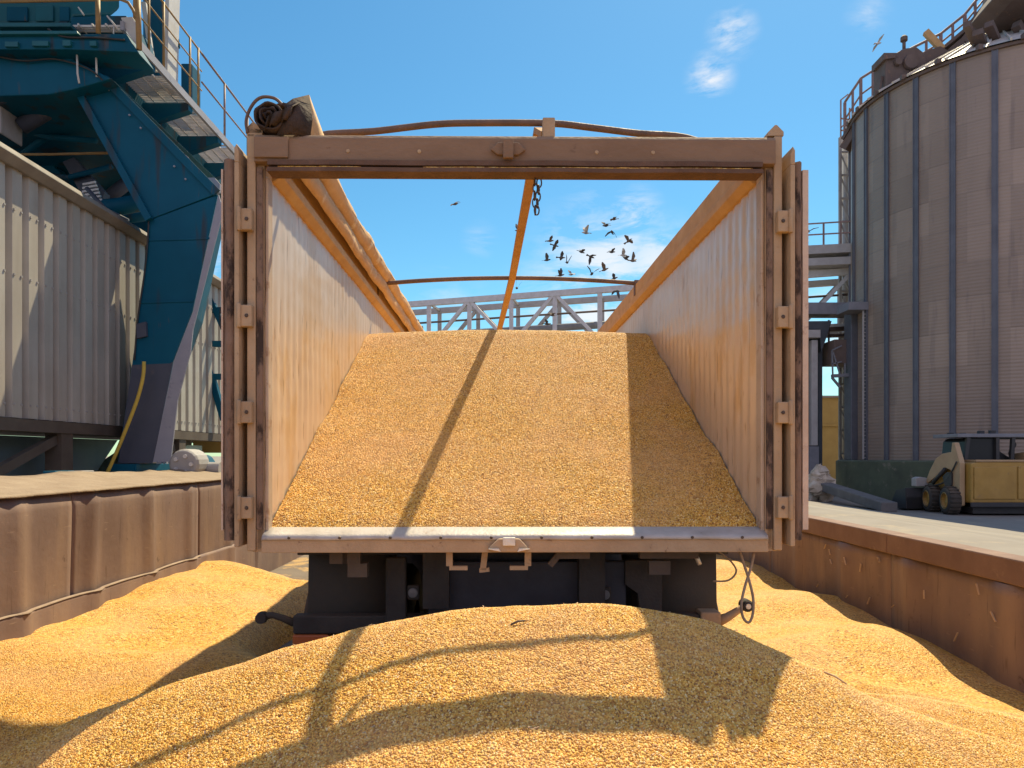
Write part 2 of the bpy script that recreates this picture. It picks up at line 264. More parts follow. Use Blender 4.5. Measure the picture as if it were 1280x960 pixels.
class MB:
    """collects shapes (place coordinates) and links them as one mesh object"""
    def __init__(s): s.bm = bmesh.new()
    def box(s, a, b):
        x0, y0, z0 = a; x1, y1, z1 = b
        vs = [s.bm.verts.new(p) for p in ((x0, y0, z0), (x1, y0, z0), (x1, y1, z0), (x0, y1, z0), (x0, y0, z1), (x1, y0, z1), (x1, y1, z1), (x0, y1, z1))]
        for f in ((3, 2, 1, 0), (4, 5, 6, 7), (0, 1, 5, 4), (1, 2, 6, 5), (2, 3, 7, 6), (3, 0, 4, 7)):
            s.bm.faces.new([vs[i] for i in f])
        return s
    def bar(s, p, q, w, h=None, up=(0, 0, 1)):
        p, q = Vector(p), Vector(q); h = h or w
        d = (q - p).normalized(); u = Vector(up)
        if abs(d.dot(u)) > 0.98: u = Vector((0, 1, 0))
        r = d.cross(u).normalized(); u = r.cross(d).normalized()
        vs = []
        for c in (p, q):
            for i, j in ((-1, -1), (1, -1), (1, 1), (-1, 1)):
                vs.append(s.bm.verts.new(c + r * (i * w / 2) + u * (j * h / 2)))
        for f in ((3, 2, 1, 0), (4, 5, 6, 7), (0, 1, 5, 4), (1, 2, 6, 5), (2, 3, 7, 6), (3, 0, 4, 7)):
            s.bm.faces.new([vs[i] for i in f])
        return s
    def tube(s, pts, r, n=8, caps=True, flat=1.0):
        pts = [Vector(p) for p in pts]; rs = r if isinstance(r, (list, tuple)) else [r] * len(pts)
        rings = []; pu = None
        for i, p in enumerate(pts):
            d = (pts[min(i + 1, len(pts) - 1)] - pts[max(i - 1, 0)]).normalized()
            if pu is None:
                u = Vector((0, 0, 1)) if abs(d.z) < 0.9 else Vector((0, 1, 0))
            else: u = pu
            a = d.cross(u).normalized(); u = a.cross(d).normalized(); pu = u
            rings.append([s.bm.verts.new(p + (a * math.cos(t) + u * math.sin(t) * flat) * rs[i]) for t in [2 * math.pi * k / n for k in range(n)]])
        for i in range(len(rings) - 1):
            for k in range(n):
                f = s.bm.faces.new((rings[i][k], rings[i][(k + 1) % n], rings[i + 1][(k + 1) % n], rings[i + 1][k])); f.smooth = True
        if caps:
            s.bm.faces.new(rings[0][::-1]); s.bm.faces.new(rings[-1])
        return s
    def prism(s, poly, vec):
        """polygon (list of points) swept by a vector"""
        a = [s.bm.verts.new(Vector(p)) for p in poly]; b = [s.bm.verts.new(Vector(p) + Vector(vec)) for p in poly]
        s.bm.faces.new(a); s.bm.faces.new(b[::-1]); n = len(a)
        for i in range(n): s.bm.faces.new((a[i], b[i], b[(i + 1) % n], a[(i + 1) % n]))
        return s
    def lathe(s, prof, c, axis='Z', n=32, closed=False):
        """profile of (radius, height) turned about an axis through c"""
        rings = []
        for rr, h in prof:
            ring = []
            for k in range(n):
                t = 2 * math.pi * k / n; a, b = rr * math.cos(t), rr * math.sin(t)
                v = {'Z': (a, b, h), 'Y': (a, h, b), 'X': (h, a, b)}[axis]
                ring.append(s.bm.verts.new(Vector(c) + Vector(v)))
            rings.append(ring)
        for i in range(len(rings) - 1):
            for k in range(n): s.bm.faces.new((rings[i][k], rings[i][(k + 1) % n], rings[i + 1][(k + 1) % n], rings[i + 1][k]))
        if closed:
            s.bm.faces.new(rings[0][::-1]); s.bm.faces.new(rings[-1])
        return s
    def grid(s, P, smooth=True):
        """P[i][j] points -> sheet"""
        V = [[s.bm.verts.new(p) for p in row] for row in P]
        for i in range(len(V) - 1):
            for j in range(len(V[0]) - 1):
                f = s.bm.faces.new((V[i][j], V[i][j + 1], V[i + 1][j + 1], V[i + 1][j])); f.smooth = smooth
        return s
    def each(s, name, material, parent=None, **kw):
        """every separate piece becomes an object of its own"""
        left = set(s.bm.verts); out = []
        s.bm.verts.index_update()
        while left:
            v = left.pop(); stack = [v]; isl = [v]
            while stack:
                u = stack.pop()
                for e in u.link_edges:
                    w = e.other_vert(u)
                    if w in left: left.remove(w); stack.append(w); isl.append(w)
            out.append(isl)
        obs = []
        for isl in sorted(out, key=lambda i: min(v.index for v in i)):
            n = MB(); mp_ = {v: n.bm.verts.new(v.co) for v in isl}
            fs = {f for v in isl for f in v.link_faces}
            for f in fs:
                g_ = n.bm.faces.new([mp_[v] for v in f.verts]); g_.smooth = f.smooth
            obs.append(n.build(name, material, parent, **kw))
        s.bm.free(); return obs
    def build(s, name, material, parent=None, bevel=0.0, smooth=False, org=None, solid=0.0, seg=2):
        if org is None and parent is not None:
            r = parent
            while r.parent: r = r.parent
            org = r.get('_org')
            org = Vector(org) if org is not None else Vector((0, 0, 0))
        if org is not None: bmesh.ops.translate(s.bm, verts=s.bm.verts, vec=-Vector(org))
        bmesh.ops.recalc_face_normals(s.bm, faces=s.bm.faces)
        me = bpy.data.meshes.new(name); s.bm.to_mesh(me); s.bm.free()
        o = bpy.data.objects.new(name, me); COL.objects.link(o)
        me.materials.append(material if not isinstance(material, str) else MT[material])
        if parent is not None: o.parent = parent
        elif org is not None: o.location = org
        if smooth:
            for p in me.polygons: p.use_smooth = True
        if solid:
            m = o.modifiers.new('solid', 'SOLIDIFY'); m.thickness = solid; m.offset = 0
        if bevel:
            m = o.modifiers.new('bevel', 'BEVEL'); m.width = bevel; m.segments = seg; m.limit_method = 'ANGLE'
        return o

def spline(pts, k=6):
    pts = [Vector(p) for p in pts]; out = []
    for i in range(len(pts) - 1):
        p0, p1, p2, p3 = pts[max(i - 1, 0)], pts[i], pts[i + 1], pts[min(i + 2, len(pts) - 1)]
        for j in range(k):
            t = j / k
            out.append(.5 * (2 * p1 + (p2 - p0) * t + (2 * p0 - 5 * p1 + 4 * p2 - p3) * t * t + (3 * p1 - p0 - 3 * p2 + p3) * t ** 3))
    return out + [pts[-1]]

def rooted(name, loc, label, cat, group=None):
    o = thing(name, loc, label, cat, group); o['_org'] = tuple(loc); o['kind'] = 'thing'; return o

def nz(x, y, z=0.0): return mnoise.noise(Vector((x, y, z)))

# ------------------------------------------------------------------ ground
XL, XR, Y0, Y1 = -3.62, 3.82, -7.0, 30.0
LZ, RZ = ZC - 0.62, ZC - 0.775
def yard_z(x): return RZ + (ZC - 1.56 - RZ) * min(1, max(0, (x - 4.6) / 6.0))
g = MB()
xs = [3.95, 4.6, 6, 8, 10.6, 14, 30, 120, 900]; ys = [-60, -7, 0, 6, 12, 18, 24, 30, 60, 200, 1200]
g.grid([[(x, y, yard_z(x)) for x in xs] for y in ys], False)
g.grid([[(x, y, LZ) for x in (-900, -120, -30, -8, -4.7)] for y in ys], False)
g.grid([[(-4.7, y, z) for z in (0, LZ)] for y in (-7, 30)], False)
g.grid([[(3.95, y, z) for z in (-.5, RZ)] for y in (-7, 30)], False)
for ya in ((30, 1200), (-60, -7)):
    g.grid([[(x, y, LZ + (RZ - LZ) * (x + 4.7) / 8.65) for x in (-4.7, 3.95)] for y in ya], False)
for y in (30, -7):
    g.grid([[(x, y, z) for x in (-4.7, 3.95)] for z in (0, LZ)], False)
tag(g.build('ground', 'concrete'), 'pale dusty concrete yard around the sunken unloading pit', 'ground', kind='structure')

pf_ = MB().grid([[(x, y, z) for x, z in ((-4.7, 0), (-3.0, 0), (0, 0), (1.6, 0), (3.0, -.2), (3.95, -.3))] for y in (-7, 0, 8, 16, 30)], False).build('pit_floor', 'pit'); tag(pf_, 'dusty brown floor of the unloading pit under the trailer', 'floor', kind='structure')
# ------------------------------------------------------------------ grain on the pit floor
Yt = np.array([-7, -2, .4, 1.0, 1.5, 2.03, 2.2, 2.4, 2.65, 2.9, 3.1, 3.3, 3.6, 4.2, 5.0, 6.5, 40])
Zt = np.array([-1.75, -1.7, -1.45, -1.2, -1.02, -.856, -.814, -.766, -.683, -.618, -.607, -.65, -.78, -1.1, -1.5, -1.9, -2.2])
Xt = np.array([-4, -2.4, -1.64, -1.36, -.81, -.3, 0, .3, .56, .9, 1.18, 1.6, 2.4, 4])
Gt = np.array([1.6, .80, .42, .33, .167, .03, 0, 0, .02, .095, .215, .42, .72, 1.5])
def smooth_table(x, y, lo, hi, k):
    xx = np.linspace(lo, hi, 1200); yy = np.interp(xx, x, y)
    w = np.hanning(k); w /= w.sum(); yp = np.pad(yy, k // 2, mode='edge')
    return xx, np.convolve(yp, w, 'valid')[:1200]
yx, yz = smooth_table(Yt, Zt, -7, 14, 25); gx, gz_ = smooth_table(Xt, Gt, -4, 4, 75)
def wob(x, y, s, seed):
    rng = np.random.RandomState(seed); o = 0
    for k in range(9):
        a = rng.uniform(0, 6.28); f = s * rng.uniform(.6, 2.2); o = o + np.sin(f * (x * math.cos(a) + y * math.sin(a)) + rng.uniform(0, 6.28)) / 9
    return o
def bump2(x, y, cx, cy, sx, sy, h): return h * np.exp(-((x - cx) / sx) ** 2 - ((y - cy) / sy) ** 2)
def heap_z(x, y):
    hz = np.interp(y, yx, yz) - np.interp(x, gx, gz_) + .03 * wob(x, y, 2.2, 3) + .012 * wob(x, y, 8, 4) + .005 * wob(x, y, 24, 6)
    left = -1.47 + .14 * np.clip((-x - 2.6) / 1.0, 0, 1) + bump2(x, y, -3.0, 7.4, .75, .75, .16) + bump2(x, y, -3.2, 9.2, .6, .8, .12) + bump2(x, y, -3.4, 5.2, .8, .6, .06)
    left = left - .6 * np.clip((y - 8.7 + .5 * wob(x, y, 2.4, 31)) / 2.2, 0, 1) + bump2(x, y, -1.78, 6.7, .3, .8, -.75) + .035 * wob(x, y, 4.2, 15)
    right = -1.74 + bump2(x, y, 3.25, 6.6, .6, .65, .2) + bump2(x, y, 2.5, 6.1, .9, .55, .2) + bump2(x, y, 3.4, 8.4, .7, .8, .16) + bump2(x, y, 3.3, 11.0, .8, 1.0, .16) + bump2(x, y, 2.2, 4.0, 1.1, 1.1, .36) \
        + bump2(x, y, 1.5, 8.5, .9, 1.6, .12) - .4 * np.clip((y - 13) / 4.0, 0, 1)
    t = np.clip((x + .6) / 1.6, 0, 1); base = left * (1 - t) + right * t + .06 * wob(x, y, 1.9, 11) + .03 * wob(x, y, 5, 12) + .012 * wob(x, y, 14, 13)
    k = .13; d = hz - base; m = np.maximum(hz, base); return m + k * np.exp(-np.abs(d) / k) * .5
def np_sheet(name, X, Y, Z, dens, material):
    ny, nx = X.shape
    co = np.stack([X, Y, Z], -1).reshape(-1, 3).astype(np.float32)
    idx = np.arange(nx * ny).reshape(ny, nx)
    q = np.stack([idx[:-1, :-1], idx[:-1, 1:], idx[1:, 1:], idx[1:, :-1]], -1).reshape(-1, 4)
    me = bpy.data.meshes.new(name); me.vertices.add(len(co)); me.vertices.foreach_set('co', co.ravel())
    me.loops.add(q.size); me.loops.foreach_set('vertex_index', q.ravel().astype(np.int32))
    me.polygons.add(len(q)); me.polygons.foreach_set('loop_start', np.arange(0, q.size, 4, dtype=np.int32))
    me.polygons.foreach_set('use_smooth', np.ones(len(q), dtype=bool))
    me.update(calc_edges=True)
    at = me.attributes.new('dens', 'FLOAT', 'POINT'); at.data.foreach_set('value', dens.ravel().astype(np.float32))
    me.materials.append(material)
    o = bpy.data.objects.new(name, me); COL.objects.link(o); return o

def kernel_nodes():
    ng = bpy.data.node_groups.new('kernels', 'GeometryNodeTree')
    ng.interface.new_socket('Geometry', in_out='INPUT', socket_type='NodeSocketGeometry')
    ng.interface.new_socket('Geometry', in_out='OUTPUT', socket_type='NodeSocketGeometry')
    N, L = ng.nodes, ng.links
    gi, go = N.new('NodeGroupInput'), N.new('NodeGroupOutput')
    at = N.new('GeometryNodeInputNamedAttribute'); at.data_type = 'FLOAT'; at.inputs['Name'].default_value = 'dens'
    dp = N.new('GeometryNodeDistributePointsOnFaces'); dp.distribute_method = 'RANDOM'
    L.new(gi.outputs[0], dp.inputs['Mesh']); L.new(at.outputs['Attribute'], dp.inputs['Density'])
    ico = N.new('GeometryNodeMeshIcoSphere'); ico.inputs['Radius'].default_value = 0.0053; ico.inputs['Subdivisions'].default_value = 1
    tr = N.new('GeometryNodeTransform'); tr.inputs['Scale'].default_value = (1.0, 0.78, 0.52); L.new(ico.outputs[0], tr.inputs[0])
    ss = N.new('GeometryNodeSetShadeSmooth'); L.new(tr.outputs[0], ss.inputs[0])
    sm = N.new('GeometryNodeSetMaterial'); sm.inputs['Material'].default_value = MT['kernel']; L.new(ss.outputs[0], sm.inputs[0])
    rv = N.new('FunctionNodeRandomValue'); rv.data_type = 'FLOAT_VECTOR'; rv.inputs[1].default_value = (6.283, 6.283, 6.283)
    rs = N.new('FunctionNodeRandomValue'); rs.data_type = 'FLOAT'; rs.inputs[2].default_value = 0.8; rs.inputs[3].default_value = 1.25
    rs.inputs['Seed'].default_value = 5
    ip = N.new('GeometryNodeInstanceOnPoints')
    L.new(dp.outputs['Points'], ip.inputs['Points']); L.new(sm.outputs[0], ip.inputs['Instance'])
    L.new(rv.outputs[0], ip.inputs['Rotation']); L.new(rs.outputs[1], ip.inputs['Scale'])
    jn = N.new('GeometryNodeJoinGeometry'); L.new(ip.outputs[0], jn.inputs[0]); L.new(gi.outputs[0], jn.inputs[0]); L.new(jn.outputs[0], go.inputs[0])
    return ng
KN = kernel_nodes()

hx = np.linspace(XL + .01, XR - .01, 240); hy = np.concatenate([np.arange(-3, 1, .1), np.arange(1, 5, .025), np.arange(5, 18.01, .06)])
HX, HY = np.meshgrid(hx, hy); HZ = heap_z(HX, HY) + ZC
dist = np.sqrt(HX ** 2 + HY ** 2)
dens = 22000 * np.clip((5.4 - HY) / 1.2, 0, 1) * (HY > 1.3) * (np.abs(HX) < HY * .78 + .25) * (HZ > .12)
o = np_sheet('grain_heap', HX, HY, HZ, dens, MT['grain'])
tag(o, 'golden corn grain poured in a mound behind the trailer and spread over the pit floor', 'grain', kind='stuff')
o.modifiers.new('kernels', 'NODES').node_group = KN

# ------------------------------------------------------------------ trailer (local frame: x across, y forward from the rear frame, z up)
TY = 3.62; TX = 0.05
def T(px, py, y=0.0):
    v = W(px, py, TY + y); return Vector((v.x - TX, y, v.z))
tr = thing('grain_trailer', (TX, TY, 0), 'open topped grain trailer with both rusty rear doors swung back, seen from behind', 'trailer', rz=R(0.7))
ZS, ZH = 1.39, 3.125             # sill top, underside of header
HWI, HWO, LEN = 1.222, 1.29, 9.4
for s in (-1, 1):
    m = MB(); P = []
    for y in [0.02 + .0165 * j for j in range(230)] + [3.83 + .1 * j for j in range(56)]:
        row = []
        for k in range(0, 56):
            z = ZS - .1 + k * (3.17 - ZS + .1) / 55
            dent = max(0, .45 + 1.1 * nz(y * 1.3, z * 1.6, 4 * s)); wob_ = .012 * nz(y * 1.5, z * .7, 9 * s)
            d = .0032 * math.sin((y + wob_) * 2 * math.pi / .118) * (.35 + dent) + .009 * nz(y * .9, z * 1.2, 3 * s) + .0035 * nz(y * 7, z * 5, 8 * s) * dent + .003 * math.sin((z + .02 * nz(y * 3, z)) * 2 * math.pi / .14) * max(0, nz(y * .7, z * .9, 6 * s) + .15)
            row.append((s * (HWI + .004 + d * .8), y, z))
        P.append(row)
    m.grid(P); sw = m.build('side_wall', 'alu', tr, smooth=True)
    MB().box((min(s * 1.245, s * HWO), .02, ZS - .11), (max(s * 1.232, s * HWO), LEN, 3.17)).build('outer_skin', 'frame', sw)
    ot = MB()
    for k in range(16):
        yy = .35 + k * .58; ot.box((min(s * HWO, s * (HWO + .045)), yy, ZS - .1), (max(s * HWO, s * (HWO + .045)), yy + .07, 3.12))
    ot.build('side_stake', 'frame', sw)
    # top rail: stepped section
    m = MB()
    x0, x1 = s * (HWI - .035), s * HWO
    prof = [(HWI - .01, 3.13), (HWI - .045, 3.165), (HWI - .045, 3.215), (HWI - .015, 3.235), (HWI - .015, 3.36), (HWO + .01, 3.375), (HWO + .02, 3.13)]
    m.prism([(s * a, .12, b) for a, b in prof], (0, LEN - .14, 0)); m.build('top_rail', 'rail', tr, bevel=.006)
# floor and front wall
MB().box((-HWO, .12, ZS - .1), (HWO, LEN, ZS - .02)).build('floor', 'sill', tr)
MB().box((-HWI, LEN - .06, ZS - .02), (HWI, LEN, 3.25)).build('front_wall', 'alu', tr)
# rear frame
m = MB()
for s in (-1, 1):
    m2 = MB().box((min(s * 1.27, s * 1.312), 0, 1.285), (max(s * 1.27, s * 1.312), .1, 3.325))
    m2.box((min(s * 1.232, s * 1.2698), .02, ZS - .1), (max(s * 1.232, s * 1.2698), .09, 3.18))
    po = m2.build('corner_post', 'frame', tr, bevel=.006)
    c = MB(); c.prism([(s * 1.24, .0, 3.326), (s * 1.24, .0, 3.342), (s * 1.275, .0, 3.378), (s * 1.285, .0, 3.378), (s * 1.318, .0, 3.345), (s * 1.318, .0, 3.326)], (0, .1, 0)); c.build('post_cap', 'frame', po)
    MB().box((min(s * 1.237, s * 1.266), .006, ZS), (max(s * 1.237, s * 1.266), .0195, 3.16)).build('seal_strip', 'rust', po)
    MB().box((min(s * 1.2165, s * 1.2318), .03, ZS - .02), (max(s * 1.2165, s * 1.2318), .1, 3.12)).build('wall_trim', 'trim', po, bevel=.004)
hb = MB()
hb.prism([(0, -.03, 3.175), (0, -.03, 3.29), (0, -.015, 3.31), (0, .06, 3.31), (0, .06, 3.175)], (1, 0, 0))
for v in hb.bm.verts: v.co.x = -1.269 if v.co.x < .5 else 1.269
header = hb.build('header_beam', 'headpaint', tr, bevel=.005)
lip = MB()
segs = 40
lp = []
for i in range(segs + 1):
    x = -1.2 + 2.4 * i / segs; dz = .004 * nz(x * 3, 1) ; lp.append((x, dz))
for (z0, z1, y0, y1) in ((3.122, 3.142, -.05, .05), (3.156, 3.18, -.042, .05)):
    P = [[(x, y0, z0 + d), (x, y0, z1 + d), (x, y1, z1), (x, y1, z0), (x, y0, z0 + d)] for x, d in lp]
    lip.grid(P, False)
lip.each('header_lip', 'lip', header)
gt = MB()
for i in range(46):
    x = -1.15 + 2.3 * i / 46; 
    if nz(x * 2.4, 7) > -.12:
        gt.box((x, -.044, 3.1425), (x + .051, .03, 3.1475 + .004 * abs(nz(x * 9, 2))))
tag(gt.build('trapped_grain', 'grain', header), kind='stuff')
MB().box((-1.265, -.044, 3.19), (-1.1, -.031, 3.29)).build('corner_plate', 'headpaint', header, bevel=.004)
lk = MB(); a = T(635, 192)
lk.prism([(a.x - .085, -.05, a.z), (a.x - .05, -.05, a.z + .035), (a.x + .05, -.05, a.z + .035), (a.x + .085, -.05, a.z), (a.x + .05, -.05, a.z - .025), (a.x - .05, -.05, a.z - .025)], (0, .02, 0))
lk.box((a.x - .025, -.075, a.z - .05), (a.x + .025, -.05, a.z + .04)); lk.build('lock_plate', 'headpaint', header, bevel=.004)
rl = MB()
for px in (437, 525, 745, 815): 
    c = T(px, 193); rl.lathe([(.0, -.034), (.008, -.034), (.01, -.03)], (c.x, 0, c.z), 'Y', 12)
rl.each('rivet', 'frame', header)
# sill
sl = MB(); sl.prism([(-1.235, -.02, ZS - .11), (-1.235, -.02, ZS - .045), (-1.235, -.008, ZS - .036), (-1.235, .12, ZS - .0), (-1.235, .12, ZS - .11)], (2.47, 0, 0))
sill = sl.build('sill_beam', 'frame', tr, bevel=.003)
st = MB(); P = []
for i in range(61):
    x = -1.232 + 2.464 * i / 60; w = .004 * nz(x * 5, 3)
    P.append([(x, -.026, ZS - .047 + w), (x, -.018, ZS - .03 + w), (x, .0, ZS - .022), (x, .06, ZS + .0), (x, .13, ZS + .004)])
st.grid(P); st.build('sill_plate', 'sill', sill, solid=.008)
bo = MB()
for i in range(10):
    bo.lathe([(0, -.032), (.006, -.032), (.008, -.028)], (-1.1 + i * .245, 0, ZS - .037), 'Y', 8)
bo.each('bolt', 'steel', sill)
c = T(636, 681)
la = MB(); la.prism([(c.x - .105, -.055, c.z - .015), (c.x - .05, -.055, c.z + .035), (c.x + .05, -.055, c.z + .035), (c.x + .1, -.055, c.z - .015), (c.x + .06, -.055, c.z - .03), (c.x - .07, -.055, c.z - .03)], (0, .034, 0))
latch = la.build('sill_latch', 'frame', sill, bevel=.006)
MB().box((c.x - .03, -.075, c.z + .003), (c.x + .03, -.05, c.z + .043)).build('latch_plate', 'bright', latch, bevel=.004)
for s in (-1, 1):
    MB().prism([(c.x + s * .04, -.07, c.z - .025), (c.x + s * .1, -.07, c.z - .012), (c.x + s * .05, -.07, c.z - .01)], (0, .014, 0)).build('worn_edge', 'bright', latch)
# doors folded back along the sides, seen edge-on
for s in (-1, 1):
    xi, xo = 1.338, (1.415 if s < 0 else 1.398)
    dz0, dz1 = 1.36, 3.19
    d = MB().box((min(s * (xi + .03), s * xo), .03, dz0 + .01), (max(s * (xi + .03), s * xo), 1.24, dz1))
    door = d.build('rear_door', 'frame', tr, bevel=.006)
    e = MB(); P = []                          # rusty seal edge, uneven
    for k in range(60):
        z = dz0 - .02 + k * (dz1 - dz0 + .02) / 59; w = .012 * nz(z * 4, s * 3.) + .006 * nz(z * 15, s)
        xa, xb = xi + .026 + .006 * nz(z * 6, 9), xo + .004 + .006 * nz(z * 7, 5 + s)
        P.append([(s * xa, .04, z), (s * xa, -.012 + w, z), (s * (xa * .4 + xb * .6), -.03 + w * .6, z), (s * xb, -.012 + w * .5, z), (s * xb, .04, z)])
    e.grid(P); e.build('door_seal', 'rust', door, smooth=True)
    MB().box((min(s * xi, s * (xi + .023)), -.036, dz0 - .05), (max(s * xi, s * (xi + .023)), .26, dz1 - .02)).prism(
        [(s * xi, -.036, dz1 - .02), (s * (xi + .023), -.036, dz1 - .02), (s * (xi + .023), -.036, dz1 + .05), (s * (xi + .012), -.036, dz1 + .07), (s * xi, -.036, dz1 + .03)], (0, .2, 0)).build('door_frame', 'frame', door, bevel=.004)
    MB().box((min(s * (xo + .006), s * (xo + (.034 if s > 0 else .014))), -.02, dz0 + .03), (max(s * (xo + .006), s * (xo + (.034 if s > 0 else .014))), .02, dz1 - .04 if s > 0 else dz1 - .05)).build('door_flange', 'dustpaint', door)
    for py in (278, 397, 516, 634):
        z = (CY - py) / F * TY + ZC
        h = MB().box((min(s * 1.276, s * 1.345), -.04, z - .052), (max(s * 1.276, s * 1.345), -.002, z + .052))
        h.tube([(s * 1.336, -.044, z - .058), (s * 1.336, -.044, z + .058)], .011, 8)
        hg = h.build('hinge', 'frame', door, bevel=.004)
        MB().lathe([(0, -.046), (.008, -.046), (.01, -.041)], (s * 1.3, 0, z), 'Y', 8).build('hinge_bolt', 'steel', hg)
# roof bows
def bow(y, pts, r, name='roof_bow'):
    m = MB(); m.tube(spline(pts, 4), r, 10); return m.build(name, 'bow', tr, smooth=True)
y1 = .58; zz = lambda py: (CY - py) / F * (TY + y1) + ZC
xx = lambda px: (px - CX) / F * (TY + y1) - TX
b1 = bow(y1, [(-1.24, y1, 3.33), (-1.2, y1, 3.47), (xx(400), y1, zz(171)), (xx(470), y1, zz(165)), (xx(545), y1, zz(156)), (xx(600), y1, zz(154)), (xx(690), y1, zz(154)), (xx(740), y1, zz(159)), (xx(800), y1, zz(166)), (xx(860), y1, zz(171)), (1.19, y1, 3.47), (1.235, y1, 3.33)], .019)
y2 = 3.32; zz2 = lambda py: (CY - py) / F * (TY + y2) + ZC
pts = [(-1.19, y2, 3.36), (-1.15, y2, zz2(354))] + [(-1.1 + i * .235, y2, zz2(347.5) - .05 * ((i - 5) / 5) ** 2 * 1.0) for i in range(0, 11)] + [(1.25, y2, zz2(357)), (1.25, y2, 3.31)]
bow(y2, pts, .02)
for y in (7.1,):
    bow(y, [(-1.24, y, 3.33), (-1.15, y, 3.4)] + [(-1.1 + i * .22, y, 3.44 - .05 * ((i - 5) / 5) ** 2) for i in range(11)] + [(1.24, y, 3.33)], .02)
MB().box((1.2, y2 - .03, 3.26), (1.262, y2 + .03, 3.4)).build('bow_bracket', 'bow', tr); MB().box((-1.262, y2 - .03, 3.26), (-1.2, y2 + .03, 3.4)).build('bow_bracket', 'bow', tr)
c = T(686, 150, .0)
MB().box((c.x - .03, -.012, 3.308), (c.x + .03, .05, 3.405)).build('bow_post', 'frame', tr, bevel=.005)
# ridge strap
zb = zz(154)
sp = MB(); path = [(c.x - .005, .045, 3.345), (c.x - .012, y1, zb - .038), (c.x - .11, y2, 3.415), (c.x - .26, 7.1, 3.405), (c.x - .32, LEN - .03, 3.24)]
for a, b in zip(path, path[1:]): sp.bar(a, b, .062, .03)
sp.build('ridge_strap', 'strap', tr)
# chain hanging from header
ch = MB(); cx0 = T(669, 222).x
def link(bm_, c, rot, L=.024, Wd=.012, r=.0036):
    pts = []
    for k in range(13):
        t = 2 * math.pi * k / 12; u, v = Wd * math.cos(t), L * math.sin(t)
        pts.append(Vector(c) + Vector((u * math.cos(rot), u * math.sin(rot), v)))
    bm_.tube(pts, r, 6, caps=False)
for k in range(5): link(ch, (cx0 + .002 * math.sin(k * 2), .035, 3.11 - k * .036), .4 if k % 2 else 1.7)
for k in range(5): link(ch, (cx0 + .022 - .003 * k, .045, 3.105 - k * .034), 1.2 if k % 2 else .1)
ch.build('chain', 'steel', tr, smooth=True)
# rolled tarpaulin along the left rail
tp = MB(); P = []
for j in range(120):
    y = .1 + j * (LEN - .2) / 119
    cxr, czr = -1.165 + .018 * nz(y * .8, 1) , 3.445 + .015 * nz(y * .9, 5)
    row = []
    for k in range(21):
        t = 2 * math.pi * k / 20
        r_ = .078 + .012 * nz(y * 2.3, math.cos(t) * 1.2, math.sin(t) * 1.2) + .006 * nz(y * 9, t) + (.012 if abs(y - 2.25) < .1 else 0)
        row.append((cxr + r_ * math.cos(t) * 1.05, y, czr + r_ * math.sin(t)))
    P.append(row)
tp.grid(P); tarp = tp.build('rolled_tarp', 'tarp', tr, smooth=True)
dr = MB(); P = []                                     # hanging free edge under the roll
for j in range(100):
    y = .1 + j * (LEN - .2) / 99; w = .014 * nz(y * 1.7, 9) + .006 * nz(y * 6, 2)
    P.append([(-1.245, y, 3.41), (-1.16 + w * .5, y, 3.385 + w * .4), (-1.125 + w, y, 3.35 + w * .4), (-1.13 + w, y, 3.30 + w), (-1.15 + w * .6, y, 3.252 + w)])
dr.grid(P); dr.build('tarp_edge', 'tarp', tarp, smooth=True, solid=.006)
# roll end: spiral of dark fabric
c = T(342, 151); spi = MB(); P = []
for k in range(90):
    t = k / 89 * 2 * math.pi * 3.1; r_ = .01 + .0215 * t / (2 * math.pi) + .011 * nz(k * .21, 4) * min(1, k / 30)
    x, z = c.x + r_ * 1.1 * math.cos(t), c.z + r_ * math.sin(t)
    P.append([(x, -.055 + .03 * nz(k * .23, 8), z), (x + .006 * nz(k * .4, 2), .0, z + .006 * nz(k * .4, 6)), (x, .16, z)])
spi.grid(P); spi.build('tarp_roll_end', 'tarpdark', tarp, smooth=True, solid=.009)
MB().lathe([(0, .05), (.073, .05), (.073, .16), (0, .16)], (c.x, 0, c.z), 'Y', 20).build('tarp_core', 'tarpdark', tarp)
fl = MB()                                             # folded flap standing up beside the roll
A, B_, C_, D_, E_ = T(355, 140), T(384, 118), T(392, 150), T(387, 174), T(352, 172)
mid = T(368, 148)
P = [[T(356, 134) + Vector((0, .0, 0)), T(368, 127) + Vector((0, -.01, 0)), T(385, 117) + Vector((0, .03, 0))],
     [T(360, 142) + Vector((0, -.02, 0)), T(374, 139) + Vector((0, -.05, 0)), T(388, 131) + Vector((0, .02, 0))],
     [T(358, 160) + Vector((0, -.05, 0)), T(374, 156) + Vector((0, -.07, 0)), T(391, 152) + Vector((0, .0, 0))],
     [T(350, 174) + Vector((0, -.03, 0)), T(370, 174) + Vector((0, -.05, 0)), T(388, 174) + Vector((0, .0, 0))]]
fl.grid(P); fo = fl.build('tarp_flap', 'tarpdark', tarp, solid=.008, smooth=True)
sd = MB(); P = [[T(385, 117) + Vector((0, .03, 0)), T(389, 140) + Vector((0, .25, .0)), T(401, 172) + Vector((0, .5, .02))],
                [T(388, 133) + Vector((0, .02, 0)), T(391, 150) + Vector((0, .2, 0)), T(399, 174) + Vector((0, .45, 0))],
                [T(389, 174) + Vector((0, .0, 0)), T(391, 175) + Vector((0, .2, -.02)), T(394, 178) + Vector((0, .4, -.02))]]
sd.grid(P); sd.build('tarp_flap_side', 'tarp', tarp, solid=.006, smooth=True)
fu = MB(); P = []
